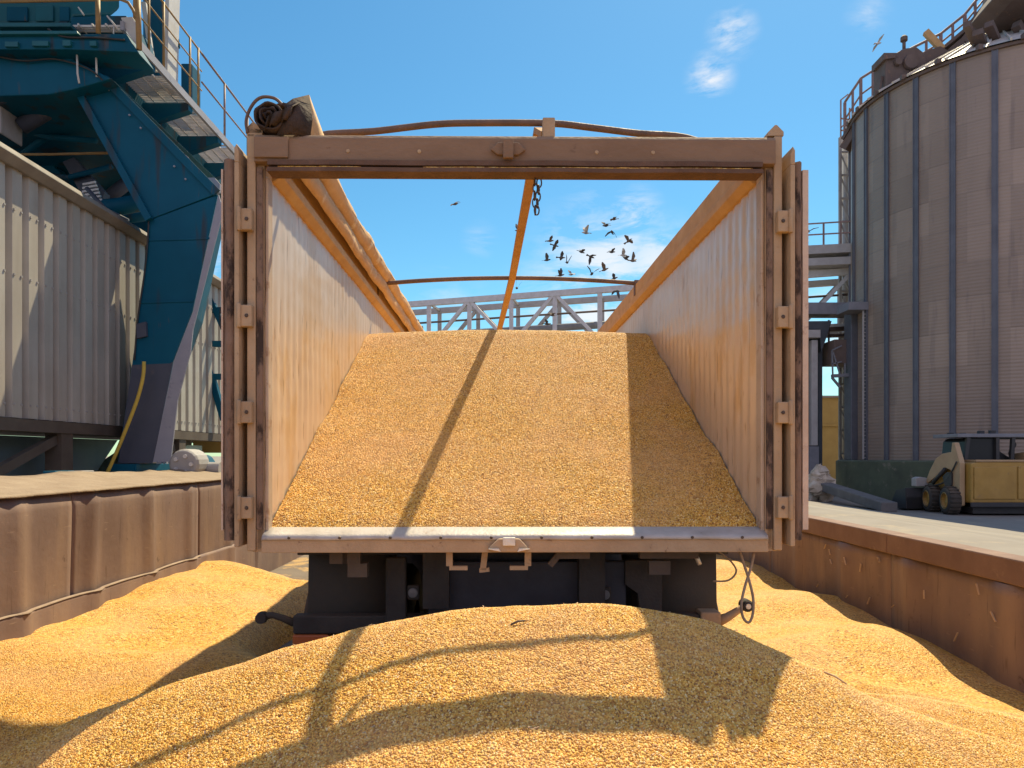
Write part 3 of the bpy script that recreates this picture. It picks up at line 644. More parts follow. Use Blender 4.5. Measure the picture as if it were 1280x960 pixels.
for j in range(14):
    a = j / 13; ctr = T(343 + 30 * a, 155 - 12 * a)
    P.append([ctr + Vector((-.03, -.05 + .03 * math.sin(j), -.06 + .01 * nz(j * .7, 1))), ctr + Vector((0, -.085 + .02 * nz(j, 2), -.005)), ctr + Vector((.02, -.03, .03 * a + .01))])
fu.grid(P); fu.build('tarp_fold', 'tarpdark', tarp, solid=.006, smooth=True)
rod = MB(); rod.tube(spline([T(311, 168), T(309, 154), T(313, 140), T(321, 128), T(331, 123), T(345, 125), T(354, 133)], 5), .008, 8); rod.build('tarp_rod', 'bow', tarp, smooth=True)
MB().prism([T(311, 172), T(311, 160), T(316, 155), T(318, 162), T(329, 164), T(329, 172)], (0, .02, 0)).build('rod_bracket', 'frame', tr)

# chassis under the floor
m = MB()
for s in (-1, 1): m.box((s * .42 - .07, .35, .93), (s * .42 + .07, LEN, 1.27))
m.box((-.5, .55, .96), (.5, .62, 1.24)); m.build('chassis_beam', 'dark', tr)
MB().box((-1.2, .5, 1.2), (1.2, LEN, 1.283)).build('underframe', 'dark', tr)
MB().box((-.47, .44, .62), (.62, .5, 1.17)).build('rear_panel', 'bluedark', tr, bevel=.01)
hk = MB()
for px, dr_ in ((562, 1), (660, -1)):
    a = T(px, 690, .05); hk.box((a.x - .016, .04, 1.205), (a.x + .016, .07, 1.282)); hk.box((min(a.x, a.x + dr_ * .09), .04, 1.185), (max(a.x, a.x + dr_ * .09), .07, 1.205))
a = T(607, 690, .1); hk.bar((a.x, .1, 1.28), (a.x - .012, .1, 1.18), .03, .03); hk.bar((a.x - .03, .1, 1.175), (a.x + .02, .1, 1.18), .03, .02)
hk.each('hook_bracket', 'frame', tr)
hk = MB()
for px in (420, 436): a = T(px, 700, .2); hk.box((a.x - .02, .16, 1.2), (a.x + .07, .2, 1.275))
a = T(437, 705, .2); hk.box((a.x, .17, 1.13), (a.x + .1, .22, 1.2))
a = T(823, 702, .2); hk.box((a.x - .05, .17, 1.14), (a.x + .06, .22, 1.21)); hk.box((a.x - .1, .15, 1.225), (a.x + .2, .2, 1.27))
a = T(700, 693, .1); hk.box((a.x - .02, .08, 1.235), (a.x + .15, .12, 1.278)); hk.bar((a.x - .05, .1, 1.2), (a.x, .1, 1.26), .03, .03)
hk.each('support_bracket', 'brownst', tr)
for s in (-1, 1):
    zt = 1.215
    P = [[(s * .66, .60, zt), (s * 1.16, .60, zt)], [(s * .68, .62, .9), (s * 1.17, .62, .9)], [(s * .68, .68, .42), (s * 1.23, .68, .42)]]
    MB().grid(P).build('mud_flap', 'flap', tr, solid=.02)
    ly = 1.25
    for k, ly in enumerate((1.25, 2.6)):
        ty = MB(); prof = [(.27, -.15), (.47, -.15), (.51, -.11), (.52, 0), (.51, .11), (.47, .15), (.27, .15)]
        for xo in (-.17, .17): ty.lathe(prof, (s * (.94 + 0) + xo, ly, .53), 'X', 28)
        w = ty.build('wheel', 'rubber', tr, smooth=True)
        MB().lathe([(0, -.12), (.12, -.12), (.16, -.06), (.28, -.1), (.28, .1), (0, .1)], (s * 1.12, ly, .53), 'X', 24).build('rim', 'sill', w)
for ly in (1.25, 2.6): MB().tube([(-.8, ly, .53), (.8, ly, .53)], .07, 12).build('axle', 'dark', tr)
for s in (-1, 1):
    pass
# underrun guard with side marker arms
c0, c1 = T(370, 768, .5), T(898, 768, .5)
ug = MB().box((c0.x, .47, c0.z - .1), (c1.x, .56, c0.z - .0)); guard = ug.build('underrun_bar', 'dark', tr, bevel=.008)
MB().box((c0.x - .002, .465, c0.z - .2), (c0.x + .2, .53, c0.z - .103)).build('tail_lamp', 'amber', guard, bevel=.01)
MB().box((c1.x - .1, .455, c1.z - .085), (c1.x + .012, .5695, c1.z + .018)).build('end_cap', 'frame', guard, bevel=.008)
MB().box((c1.x - .17, .465, c0.z - .2), (c1.x, .53, c0.z - .103)).build('tail_lamp', 'amber', guard, bevel=.01)
p0 = T(370, 778, .5); arm = MB(); arm.tube([p0, T(356, 772, .5), T(343, 768, .5), T(332, 770, .5)], [.024, .02, .018, .02], 8); ar = arm.build('marker_arm', 'rubber', guard, smooth=True)
c = T(330, 771, .5); MB().lathe([(0, -.03), (.03, -.03), (.034, 0), (.03, .03), (0, .03)], c, 'Y', 14).build('marker_lamp', 'rubber', ar)
arm = MB(); arm.tube([T(898, 778, .5), T(912, 772, .5), T(926, 763, .5), T(934, 758, .5)], [.034, .026, .02, .02], 8); ar = arm.build('marker_arm', 'frame', guard, smooth=True)
MB().lathe([(0, -.04), (.026, -.04), (.034, -.03), (.034, .03), (0, .03)], T(935, 757, .5), 'Y', 16).build('marker_lamp', 'rubber', ar)
MB().lathe([(0, -.046), (.014, -.046), (.016, -.04)], T(935, 757, .5), 'Y', 14).build('marker_lens', 'bright', ar)
for px, py in ((518, 740), (757, 743)):
    a = T(px, py, .42); o = MB().box((a.x - .035, .40, a.z - .04), (a.x + .035, .44, a.z + .04)).build('work_lamp', 'dark', tr, bevel=.012)
    MB().lathe([(0, -.006), (.024, -.004), (.027, 0)], (a.x, .40, a.z), 'Y', 16).build('lamp_lens', 'lens', o)
a = T(500, 745, .4); MB().box((a.x - .07, .38, .8), (a.x + .04, .435, 1.2)).build('lamp_bracket', 'dark', tr, bevel=.01)
a = T(790, 730, .4); MB().prism([(a.x - .03, .4, 1.18), (a.x + .17, .4, 1.18), (a.x + .17, .4, .85), (a.x + .06, .4, .8), (a.x + .04, .4, 1.0), (a.x - .03, .4, 1.05)], (0, .05, 0)).build('lamp_bracket', 'dark', tr)
# hanging cable loop
cb = MB()
cb.tube(spline([T(926, 690, .05), T(932, 708, .05), T(938, 727, .05), T(943, 750, .05), T(942, 770, .05), T(937, 779, .05), T(930, 772, .05), T(928, 755, .05), T(933, 732, .05), T(940, 710, .05), T(944, 692, .05)], 5), .007, 8)
cb.tube(spline([T(900, 690, .2), T(915, 702, .2), T(922, 715, .2), T(912, 726, .2), T(893, 727, .2)], 5), .005, 6)
cb.build('cable_loop', 'cable', tr, smooth=True)
MB().tube([T(870, 693, .2), T(873, 699, .2), T(876, 706, .2)], .012, 8).build('pipe_end', 'bright', tr)

# grain in the trailer
lx = np.linspace(-HWI - .0, HWI + .0, 90); ly = np.concatenate([np.arange(0.05, 3.3, .03), np.arange(3.3, LEN - .06, .12)])
LX, LY = np.meshgrid(lx, ly)
yc = 2.88
prof_y = [.05, .12, yc - .12, yc + .05, yc + .4, LEN]; prof_z = [ZS - .025, ZS + .035, 2.80, 2.862, 2.88, 2.7]
lyy = np.linspace(.05, LEN, 1500); lzz = np.interp(lyy, prof_y, prof_z); w = np.hanning(21); w /= w.sum(); lzz[10:-10] = np.convolve(lzz, w, 'valid')
LZ_ = np.interp(LY, lyy, lzz) + .012 * wob(LX, LY, 2.5, 21) * np.clip(LY, 0, 1) - .022 * (LX / 1.2) ** 2 * np.clip(LY / 2, 0, 1) + .006 * wob(LX, LY, 11, 22) + .003 * wob(LX, LY, 26, 23)
eg = np.clip((np.abs(LX) - .95) / .27, 0, 1) ** 2; LZ_ = LZ_ + eg * (.035 * wob(LX * .3, LY, 6, 41) + .02 * wob(LX * .3, LY, 19, 42)) * np.clip(LY * 2, 0, 1)
ld = 22000 * (LY < 3.3)
o = np_sheet('grain_load', LX, LY, LZ_, ld, MT['grain'])
o.location = (TX, TY, 0); o.rotation_euler = (0, 0, R(0.7))
tag(o, 'sloping load of golden corn grain inside the open trailer', 'grain', kind='stuff')
o.modifiers.new('kernels', 'NODES').node_group = KN

# ------------------------------------------------------------------ pit walls
lw = rooted('retaining_wall', (XL, 4, 0), 'low brown steel plate wall with dusty flat top along the left of the pit', 'wall')
seams = [0.6, 3.62, 6.14, 8.66, 11.2, 13.7, 17.0]
for a, b in zip(seams, seams[1:]):
    P = []; n = max(8, int((b - a) / .06))
    for i in range(n + 1):
        y = a + .008 + (b - a - .016) * i / n
        bl = sum(.045 * math.exp(-((y - yb) / .09) ** 2) for yb in (5.45, 6.43, 7.45, 8.42, 4.4, 9.6, 10.6, 12.1)) * (.7 + .3 * nz(y, 2))
        row = [(XL - .5, y, ZC - .31 - .0)]
        for k in range(14):
            z = ZC - .31 - k * (1.45) / 13
            row.append((XL + bl + .03 * nz(y * .9, z * .8, 4) + (.015 if k else 0), y, z + .006 * nz(y * 2, 1)))
        P.append(row)
    MB().grid(P).build('wall_panel', 'wall', lw, smooth=True, solid=.02)
kp = MB(); P = []
for i in range(150):
    y = 1 + i * .1; zt = ZC - 1.15 + .02 * nz(y * 1.3, 6) - .02 * (y - 5) / 5
    bl = sum(.045 * math.exp(-((y - yb) / .09) ** 2) for yb in (5.45, 6.43, 7.45, 8.42, 4.4, 9.6))
    P.append([(XL + .02 + bl, y, zt), (XL + .05 + bl, y, zt - .004), (XL + .056 + bl, y, zt - .03), (XL + .056 + bl, y, -.05)])
kp.grid(P); kpo = kp.build('kick_plate', 'wall', lw, smooth=True)
sc = MB(); P = []
for i in range(90):
    y = 4.2 + i * .05; zt = ZC - 1.15 + .02 * nz(y * 1.3, 6) - .02 * (y - 5) / 5
    bl = sum(.045 * math.exp(-((y - yb) / .09) ** 2) for yb in (5.45, 6.43, 7.45, 8.42, 4.4, 9.6)); w = .008 + .008 * nz(y * 3, 3)
    P.append([(XL + .035 + bl, y, zt + w * .3), (XL + .058 + bl, y, zt - .002), (XL + .059 + bl, y, zt - .004 - w * .4)])
sc.grid(P); sc.build('weld_seam', 'crack', kpo)
cp = MB(); P = []
for i in range(170):
    y = .6 + i * .1
    row = []
    for k in range(12):
        bl = sum(.045 * math.exp(-((y - yb) / .09) ** 2) for yb in (5.45, 6.43, 7.45, 8.42, 4.4, 9.6, 10.6, 12.1)) * (.7 + .3 * nz(y, 2)) + .03 * nz(y * .9, (ZC - .31) * .8, 4); t = k / 11; x = XL + (bl + .034) * (1 - t) - t * 1.15 + (.004 if k == 1 else 0)
        row.append((x, y, ZC - .29 + .1 * t + .055 * t * nz(y * .8, t * 2, 3) + .035 * (t > .8) * nz(y * 1.7, 4) + .01 * nz(y * 5, t * 7) - (.05 if k == 0 else 0)))
    fx = row[0][0]; row = [(fx, y, ZC - .306 + .006 * nz(y * 3, 8)), (fx + .004, y, ZC - .298), (fx - .012, y, ZC - .284 + .006 * nz(y * 4, 5))] + row[1:]
    row.append((XL - 1.2, y, .3)); P.append(row)
cp.grid(P); cp.build('coping', 'coping', lw, smooth=True)

rw = rooted('retaining_wall', (XR, 4, 0), 'dark brown steel wall with a red brown rim on the right edge of the pit', 'wall')
rs = [0.6, 3.9, 7.3, 10.6, 14.5, 19]
for a, b in zip(rs, rs[1:]):
    P = []; n = int((b - a) / .08)
    for i in range(n + 1):
        y = a + .006 + (b - a - .012) * i / n; bl = sum(.05 * math.exp(-((y - yb) / .16) ** 2) for yb in (6.95, 8.25, 9.6, 5.6, 11.3))
        P.append([(XR - bl - .025 * nz(y * .8, z_ * .8, 14), y, z_) for z_ in [RZ - .19 - k * (RZ + .0) / 10 for k in range(11)] + [-.4]])
    MB().grid(P).build('wall_panel', 'wall', rw, smooth=True, solid=.02)
    MB().box((XR - .06, a + .004, RZ - .185), (XR + .14, b - .004, RZ + .012)).build('wall_rim', 'wallrim', rw, bevel=.012)
hs = MB(); rnd = random.Random(5)
for k in range(15):
    y = rnd.uniform(5.5, 9); z = RZ - rnd.uniform(.25, .85); l = rnd.uniform(.03, .09); bl = sum(.05 * math.exp(-((y - yb) / .16) ** 2) for yb in (6.95, 8.25, 9.6, 5.6))
    hs.bar((XR - bl - .035, y, z), (XR - bl - .035, y + rnd.uniform(-.06, .06), z - l), .012, rnd.uniform(.004, .011))
hs.each('scrape_mark', 'scratch', rw)

# ------------------------------------------------------------------ clad gallery on the left
cxx = -5.9
cl = rooted('clad_gallery', (cxx, 16, LZ), 'raised grey shed of ribbed metal cladding on brown posts behind the blue crane', 'shed')
zt, zb_ = ZC + 3.5, ZC + .463
m = MB(); prof = []; y = 7.0; pit = .307
while y < 40:
    prof += [(cxx, y), (cxx, y + .177), (cxx - .07, y + .205), (cxx - .07, y + .28)]; y += pit
P = [[(a, b, z) for a, b in prof] for z in (zb_, zb_ + 1.1, zb_ + 2.2, zt)]
m.grid(P, False); wl = m.build('clad_wall', 'clad', cl)
scw = MB()
for k, z in enumerate((zb_ + .16, zb_ + 1.72, zb_ + 2.5)):
    y = 7.0
    while y < 22:
        for dy in (.03, .16): scw.box((cxx, y + dy - .012, z - .012), (cxx + .012, y + dy + .012, z + .012))
        y += pit
tag(scw.build('cladding_screw', 'palegrey', wl), kind='stuff')
MB().box((cxx - 6, 7, zb_ + .03), (cxx - .1, 40, zt - .02)).build('shed_body', 'brownst', cl)
m = MB(); m.prism([(cxx + .05, 7, zt - .06), (cxx + .16, 7, zt + .02), (cxx + .12, 7, zt + .1), (cxx - .3, 7, zt + .14), (cxx - .3, 7, zt)], (0, 32, 0)); m.build('eaves_gutter', 'gutter', cl, bevel=.01)
MB().box((cxx - .35, 7, zb_ - .16), (cxx + .02, 40, zb_ - .01)).build('base_beam', 'brownst', cl)
for Y in (9.95, 13.5, 17.2, 21):
    MB().box((cxx - .22, Y - .13, LZ), (cxx + .0, Y + .13, zb_ - .16)).build('post', 'brownst', cl)
MB().bar((cxx - .1, 9.95, zb_ - .2), (cxx - .1, 7.8, LZ + .1), .09, .12).build('brace', 'brownst', cl)
MB().bar((cxx - .1, 11.3, LZ + .05), (cxx - .1, 13.3, zb_ - .3), .1, .14).build('brace', 'brownst', cl)
# chutes under the gallery
m = MB(); m.prism([(cxx - .5, 7.5, zb_ - .2), (cxx - .5, 12.2, zb_ - .2), (cxx - .5, 11.1, LZ - .0), (cxx - .5, 7.5, LZ)], (-1.6, 0, 0)); m.build('hopper_chute', 'chute', cl)
m = MB(); m.prism([(cxx - .3, 12.1, LZ), (cxx - .3, 14.4, zb_ - .25), (cxx - .3, 15.1, zb_ - .25), (cxx - .3, 15.1, LZ)], (-1.2, 0, 0)); m.build('hopper_chute', 'chutepale', cl)
MB().bar((cxx - .26, 11.9, LZ + .25), (cxx - .26, 13.2, zb_ - .25), .05, .05).build('chute_edge', 'white', cl)
lb = rooted('steel_beam', W(250, 560, 16), 'short grey and yellow steel beam lying low between the crane leg and the shed', 'beam')
MB().box(W(214, 566, 16.2), W(240, 547, 16.5)).build('grey_half', 'palegrey', lb, bevel=.01)
MB().box(W(241, 566, 16.2), W(300, 548, 16.5)).build('yellow_half', 'ochre', lb, bevel=.01)
lbx = MB(); lbx.box(W(216, 590, 16.3), W(226, 566.5, 16.4)); lbx.box(W(286, 590, 16.3), W(296, 566.5, 16.4)); lbx.each('beam_foot', 'brownst', lb)
bl = rooted('blue_beam', W(75, 590, 9), 'flat dark blue steel block with a pale end on the dusty wall top', 'block')
MB().box(W(53, 599, 8.6), W(94, 588, 9.0)).build('block_body', 'blue', bl, bevel=.01)
MB().box(W(94.3, 599, 8.6), W(108, 588, 9.0)).build('block_end', 'palegrey', bl, bevel=.01)

# ------------------------------------------------------------------ blue crane
YC = 11.0
cr = rooted('portal_crane', W(185, 588, YC), 'huge blue portal crane with bent leg, railed walkway and dark girders', 'crane')
def q(pts, Y): return [W(px, py, Y) for px, py in pts]
# lower leg (front face, sides) and knee
m = MB(); m.prism(q([(147, 578), (165, 455), (175, 380), (186, 275), (272, 243), (240, 390), (216, 452), (190, 578)], YC), (-.25, 1.0, 0)); leg = m.build('crane_leg', 'blue', cr, bevel=.012)
m = MB(); m.prism(q([(148, 579), (165, 456), (216, 453), (190.5, 579)], YC - .012), (0, .01, 0)); m.build('dusty_foot_face', 'legdust', leg)
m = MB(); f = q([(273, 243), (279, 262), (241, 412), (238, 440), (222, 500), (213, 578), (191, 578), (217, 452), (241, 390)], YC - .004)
m.prism(f, (.0, .03, 0)); m.build('side_plate', 'greyblue', leg)  # right side of the leg, much paler lavender than its blue front
m = MB(); m.box(W(138, 590, YC - .1), W(216, 579, YC + 1.1)); m.build('foot_plate', 'blue', leg, bevel=.01)
wh = MB(); wh.box(W(160, 606, YC), W(208, 590.5, YC + .7)); wh.build('wheel_bogie', 'black', leg)
m = MB()
for px in range(196, 216, 4): m.box(W(px, 580, YC - .12), W(px + 2, 577, YC - .06))
m.each('foot_bolt', 'greyblue', leg)
lug = MB(); lug.prism(q([(252, 222), (268, 222), (275, 230), (274, 240), (268, 243)], YC + .3), (0, .06, 0)); lug.build('lifting_lug', 'greyblue', leg)
# upper bent strut
m = MB(); m.prism(q([(186, 274.5), (93, 106), (130, 98), (271, 242)], YC - .02), (-.2, .85, 0)); st_ = m.build('leg_strut', 'blue', cr, bevel=.012)
m = MB(); a = q([(93, 105), (187, 275)], YC - .05); m.bar(a[0], a[1], .09, .1); b = q([(131, 98), (271, 241)], YC - .04); m.bar(b[0], b[1], .05, .12)
m.each('strut_flange', 'blue', st_)
pd = MB()
for (x0, y0, x1, y1_) in ((147, 116, 164, 137), (191, 162, 205, 176), (224, 193, 234, 203)):
    pd.prism(q([(x0, y0), (x0 + 5, y0 - 2), (x1 + 2, y1_ - 6), (x1, y1_)], YC - .06), (0, .02, 0))
pd.each('gusset', 'white', st_)
# girder and decks
m = MB(); m.prism(q([(-260, 128), (-260, 62), (84, 62), (92, 75), (140, 98), (90, 112), (60, 118)], YC - .3), (0, 5.2, 0)); m.build('main_girder', 'blue', cr, bevel=.02)
m = MB(); m.prism(q([(-260, 62), (-260, 44), (158, 42), (172, 65), (84, 61.5)], YC - .55), (0, .5, 0)); m.build('deck_fascia', 'blue', cr, bevel=.01)
m = MB(); m.prism(q([(-260, 44), (-260, 38), (96, 38), (98, 42)], YC - .62), (0, .9, 0)); m.build('deck_edge', 'teal', cr, bevel=.01)
m = MB(); m.prism(q([(-260, 34), (-260, 28), (88, 28), (88, 33)], YC - .45), (0, .9, 0)); m.build('deck_edge', 'teal', cr, bevel=.01)
m = MB(); m.prism(q([(-260, 29), (-260, -120), (92, -120), (150, -40), (150, 10), (140, 18), (92, 20), (88, 29)], YC + .2), (-1.0, .8, 0)); m.build('machine_house', 'teal', cr, bevel=.03)
m = MB(); m.prism(q([(88, 41), (88, 21), (130, 19), (158, 19), (163, 41)], YC - .1), (0, .8, 0)); m.build('equipment_box', 'blue', cr, bevel=.02)
MB().prism(q([(151, 22), (165, 21), (174, 34), (172, 58), (160, 42)], YC - .25), (0, .04, 0)).build('edge_plate', 'white', cr)
m = MB(); m.tube(q([(-40, 3), (60, 1), (150, -1), (160, 3), (166, 12), (170, 22)], YC - .3), .022, 8); m.build('pipe_rail', 'yellow', cr, smooth=True)
m = MB(); m.tube(q([(122, -5), (123, 42)], YC - .5), .035, 8); m.tube(q([(172, -8), (174, 62)], YC - .5), .04, 8); m.each('stanchion', 'yellow', cr, smooth=True)
m = MB(); m.tube(q([(98, 9), (105, 19)], YC - .3), .012, 6); m.tube(q([(134, 20), (149, 38)], YC - .5), .014, 6); m.tube(q([(142, 32), (142, 43)], YC - .5), .01, 6); m.each('small_rod', 'white', cr)
# cross girder and dark frame behind
m = MB(); m.prism(q([(-260, 160), (-260, 90), (190, 90), (240, 210), (200, 300), (150, 300), (110, 250), (0, 190)], 14.6), (0, .6, 0)); m.build('cross_girder', 'blue', cr, bevel=.02)
m = MB(); m.prism(q([(-260, 230), (-260, 160), (30, 170), (75, 215), (118, 270), (100, 300), (0, 240)], 13.2), (0, .5, 0)); m.build('portal_panel', 'blue', cr, bevel=.02)
m = MB(); m.tube(q([(98, 122), (60, 138), (27, 158)], YC + .4), .12, 12); m.build('brace_pipe', 'legdust', cr, smooth=True)
m = MB(); m.box(W(1, 166, YC), W(26, 150, YC + .5)); m.build('junction_box', 'palegrey', cr, bevel=.02)
m = MB(); m.tube(q([(60, 125), (110, 140), (150, 155)], 13.0), .1, 10); m.tube(q([(60, 158), (110, 170), (150, 182)], 13.0), .07, 10); m.build('brace_pipe', 'blue', cr, smooth=True)
m = MB(); m.tube(q([(-20, 193), (60, 193), (141, 191)], YC + .8), .022, 8); m.build('brace_rod', 'yellow', cr, smooth=True)
m = MB(); m.prism(q([(78, 202), (92, 196), (130, 240), (127, 252), (118, 256), (100, 240)], 12.6), (0, .2, 0)); m.build('bent_panel', 'legdust', cr, bevel=.01)
m = MB(); m.tube(q([(128, 252), (160, 228)], 13.6), .12, 10); m.build('brace_pipe', 'legdust', cr, smooth=True)
m = MB(); m.tube(q([(108, 262), (150, 258), (184, 252)], 12.4), .14, 12); m.tube(q([(130, 275), (184, 268)], 13.0), .11, 12); m.build('brace_pipe', 'blue', cr, smooth=True)
m = MB()
for k in range(6): m.prism(q([(103 - k * .3, 229 + k * 4.6), (119 + k * 1.6, 226 + k * 4.4), (119 + k * 1.6, 228.6 + k * 4.4), (103 - k * .3, 231.6 + k * 4.6)], 12.3), (0, .03, 0))
tag(m.build('louvre', 'grate', cr), kind='stuff')
for k in range(9):
    x = -5.95 - .55 * k; MB().box((x, YC - .335, ZC + 5.95), (x + .03, YC - .302, ZC + 6.08 + .0)).build('girder_rib', 'blue', cr)
for (pts_, Y, r_, mm) in (([(0, 128), (60, 112), (95, 108)], YC - .1, .03, 'legdust'), ([(-10, 150), (60, 171), (120, 176)], 12.0, .05, 'blue'), ([(20, 200), (62, 168), (100, 150)], 12.2, .06, 'blue'), ([(30, 215), (85, 222), (140, 208)], 12.5, .045, 'blue'),
                          ([(96, 60), (97, 92), (99, 104)], YC - .4, .014, 'white'), ([(120, 68), (121, 96)], YC - .34, .014, 'white'), ([(108, 235), (132, 262), (160, 276)], 11.9, .035, 'legdust'), ([(140, 150), (165, 205), (180, 250)], 12.7, .05, 'blue')):
    MB().tube(q(pts_, Y), r_, 8).build('brace_pipe', mm, cr, smooth=True)
for (pts_, Y) in (([(-5, 70), (30, 76), (70, 74), (110, 86), (128, 100)], YC - .36), ([(100, 110), (128, 165), (160, 222), (186, 268)], YC - .075), ([(60, 36), (80, 46), (120, 47), (156, 50)], YC - .58), ([(186, 275), (182, 330), (172, 400), (168, 450)], YC - .03)):
    MB().tube(spline(q(pts_, Y), 5), .013, 6).build('power_cable', 'black', cr, smooth=True)
for (x, y) in ((136, 112), (149, 128), (162, 144), (176, 160), (190, 176), (204, 192), (218, 208), (232, 224)):
    if x in (149, 190, 204): continue
    MB().lathe([(0, -.014), (.013, -.014), (.016, 0)], W(x, y, YC - .05), 'Y', 8).build('flange_bolt', 'greyblue', st_)
for (x0, x1, y0) in ((166, 214, 455), (176, 242, 378), (184, 262, 300)):
    MB().bar(W(x0, y0, YC - .004), W(x1, y0 - 2, YC - .004), .02, .03).build('weld_seam', 'blue', leg)
m = MB(); m.prism(q([(170, 405), (182, 402), (183, 420), (171, 423)], YC - .06), (0, .05, 0)); m.build('inspection_plate', 'legdust', leg)
for (x, y, w_, h_) in ((6, 52, 16, 6), (40, 51, 20, 6), (78, 50, 10, 7), (112, 51, 8, 6)):
    MB().prism(q([(x, y), (x + w_, y), (x + w_, y + h_), (x, y + h_)], YC - .6), (0, .05, 0)).build('fascia_plate', 'teal', cr)
for (x, y, w_, h_, mm) in ((8, 8, 26, 18, 'blue'), (44, 6, 22, 20, 'teal'), (74, 8, 12, 18, 'blue')):
    MB().prism(q([(x, y), (x + w_, y), (x + w_, y + h_), (x, y + h_)], YC + .16), (0, .03, 0)).build('house_panel', mm, cr, bevel=.01)
# walkway running away along the girder
wx0, wx1, wz = -6.35, -5.58, ZC + 6.27
wk = MB()
for k in range(95):
    y = 10.75 + k * .06
    if int((y - 10.75) / .35) % 4 == 3 and k % 3: continue
    wk.box((wx0, y, wz - .03), (wx1, y + .022, wz))
for x in (-6.2, -6.0, -5.8): wk.box((x, 10.7, wz - .034), (x + .02, 16.5, wz - .004))
walk = wk.build('walkway_grating', 'grate', cr)
MB().box((wx1, 10.7, wz - .1), (wx1 + .05, 16.6, wz + .03)).build('edge_beam', 'greyblue', walk)
MB().box((wx0 - .12, 10.7, wz - .32), (wx0, 16.6, wz + .02)).build('edge_beam', 'blue', walk)
for Y in (11.55, 12.95, 14.3, 15.6):
    b = MB(); b.prism([(wx0 - .9, Y, wz - .08), (wx1 + .02, Y, wz - .08), (wx1 + .02, Y, wz - .2), (wx0 - .2, Y, wz - .52), (wx0 - .9, Y, wz - .52)], (0, .18, 0)); b.build('walkway_bracket', 'blue', walk, bevel=.008)
rl_ = MB()
for k in range(3):
    pass
for z, r_ in ((1.08, .016), (.75, .012), (.4, .012)): rl_.tube([(wx1 + .03, 11.0, wz + z), (wx1 + .03, 13.5, wz + z)], r_, 8)
for Y in (11.05, 11.5, 12.0, 13.0, 13.35): rl_.tube([(wx1 + .03, Y, wz), (wx1 + .03, Y, wz + 1.1)], .02, 8)
rl_.build('handrail', 'yellow', walk, smooth=True)
rl_ = MB()
for z, r_ in ((1.08, .02), (.56, .016)): rl_.tube([(wx1 + .03, 13.5, wz + z), (wx1 + .03, 16.8, wz + z)], r_, 8)
for Y in (14.6, 15.9, 16.75): rl_.tube([(wx1 + .03, Y, wz), (wx1 + .03, Y, wz + 1.08)], .022, 8)
rl_.build('handrail', 'redrail', walk, smooth=True)
# uprights above the walkway
m = MB(); m.prism(q([(183, 0), (207, 0), (203, 100), (183, 75)], 12.4), (-.3, .5, 0)); [None]
for v in m.bm.verts:
    if v.co.z > W(0, 5, 12.4).z: v.co.z += 1.5
m.build('tower_leg', 'blue', cr)
m = MB(); m.prism(q([(207.3, -30), (212, -30), (209, 100), (203.3, 100)], 12.4), (0, .4, 0)); m.build('tower_face', 'white', cr)
m = MB(); m.tube(q([(214, -30), (217, 8), (223, 60)], 12.8), .03, 8); m.build('tower_pipe', 'blue', cr, smooth=True)
MB().box(W(208, 14, 12.8), W(217, 7, 12.9)).build('tower_bracket', 'teal', cr)
m = MB(); m.prism(q([(176, 2), (182, 2), (190, 60), (195, 88), (188, 82)], 11.9), (0, .05, 0)); m.build('tower_brace', 'white', cr)
MB().box(W(226, 140, 13.9), W(240, 79, 13.9) + Vector((0, .4, 0))).build('control_cabinet', 'blue', cr, bevel=.02)
# jib overhead, unseen: a guess added to shade the grain at lower left
MB().box((-12, 7.0, ZC + 8.2), (.75, 9.95, ZC + 9.1)).build('shadow_jib', 'blue', cr, bevel=.05)
m = MB(); m.box((-10.6, 9.96, ZC + 7.2), (-9.6, 12, ZC + 9.0)); m.build('shadow_jib_root', 'blue', cr)
# stair truss behind the leg
m = MB(); a = q([(247, 415), (256, 358), (280, 420)], 15.0)
m.bar(a[1], W(286, 425, 15), .1, .1); m.bar(W(246, 405, 15), W(280, 525, 15), .12, .12)
for (x0, yy) in ((252, 388), (257, 430), (268, 471)): m.bar(W(x0, yy, 15), W(290, yy, 15), .08, .12)
m.build('access_stair', 'blue', cr)
# travel motor at the foot
mo = MB(); mo.lathe([(0, -.3), (.19, -.3), (.22, -.26), (.22, .1), (.17, .12), (.17, .3), (0, .3)], W(240, 580, YC - .1), 'Y', 20); mot = mo.build('travel_motor', 'palegrey', cr, bevel=.01)
m = MB(); m.prism(q([(222, 575), (245, 567), (255, 570), (262, 580), (262, 600), (222, 600)], YC - .02), (0, .3, 0)); m.build('gearbox', 'blue', mot, bevel=.03)
m = MB(); m.lathe([(0, -.12), (.1, -.12), (.1, .12), (0, .12)], W(266, 586, YC), 'X', 16); m.build('motor_fan', 'palegrey', mot)
m = MB()
for k in range(5):
    t = k * 1.256; c = W(240, 580, YC - .1); m.lathe([(0, -.33), (.03, -.33), (.03, -.29)], c + Vector((.12 * math.cos(t), 0, .12 * math.sin(t))), 'Y', 8)
m.each('motor_bolt', 'white', mot)
ho = MB(); ho.tube(spline(q([(180, 452), (179, 470), (173, 495), (164, 520), (150, 555), (140, 578), (130, 600)], YC - .3), 4), .026, 10)
h = ho.build('hose', 'hose', smooth=True, org=W(130, 600, YC - .3)); tag(h, 'bright yellow hose hanging down the front of the blue crane leg', 'hose')

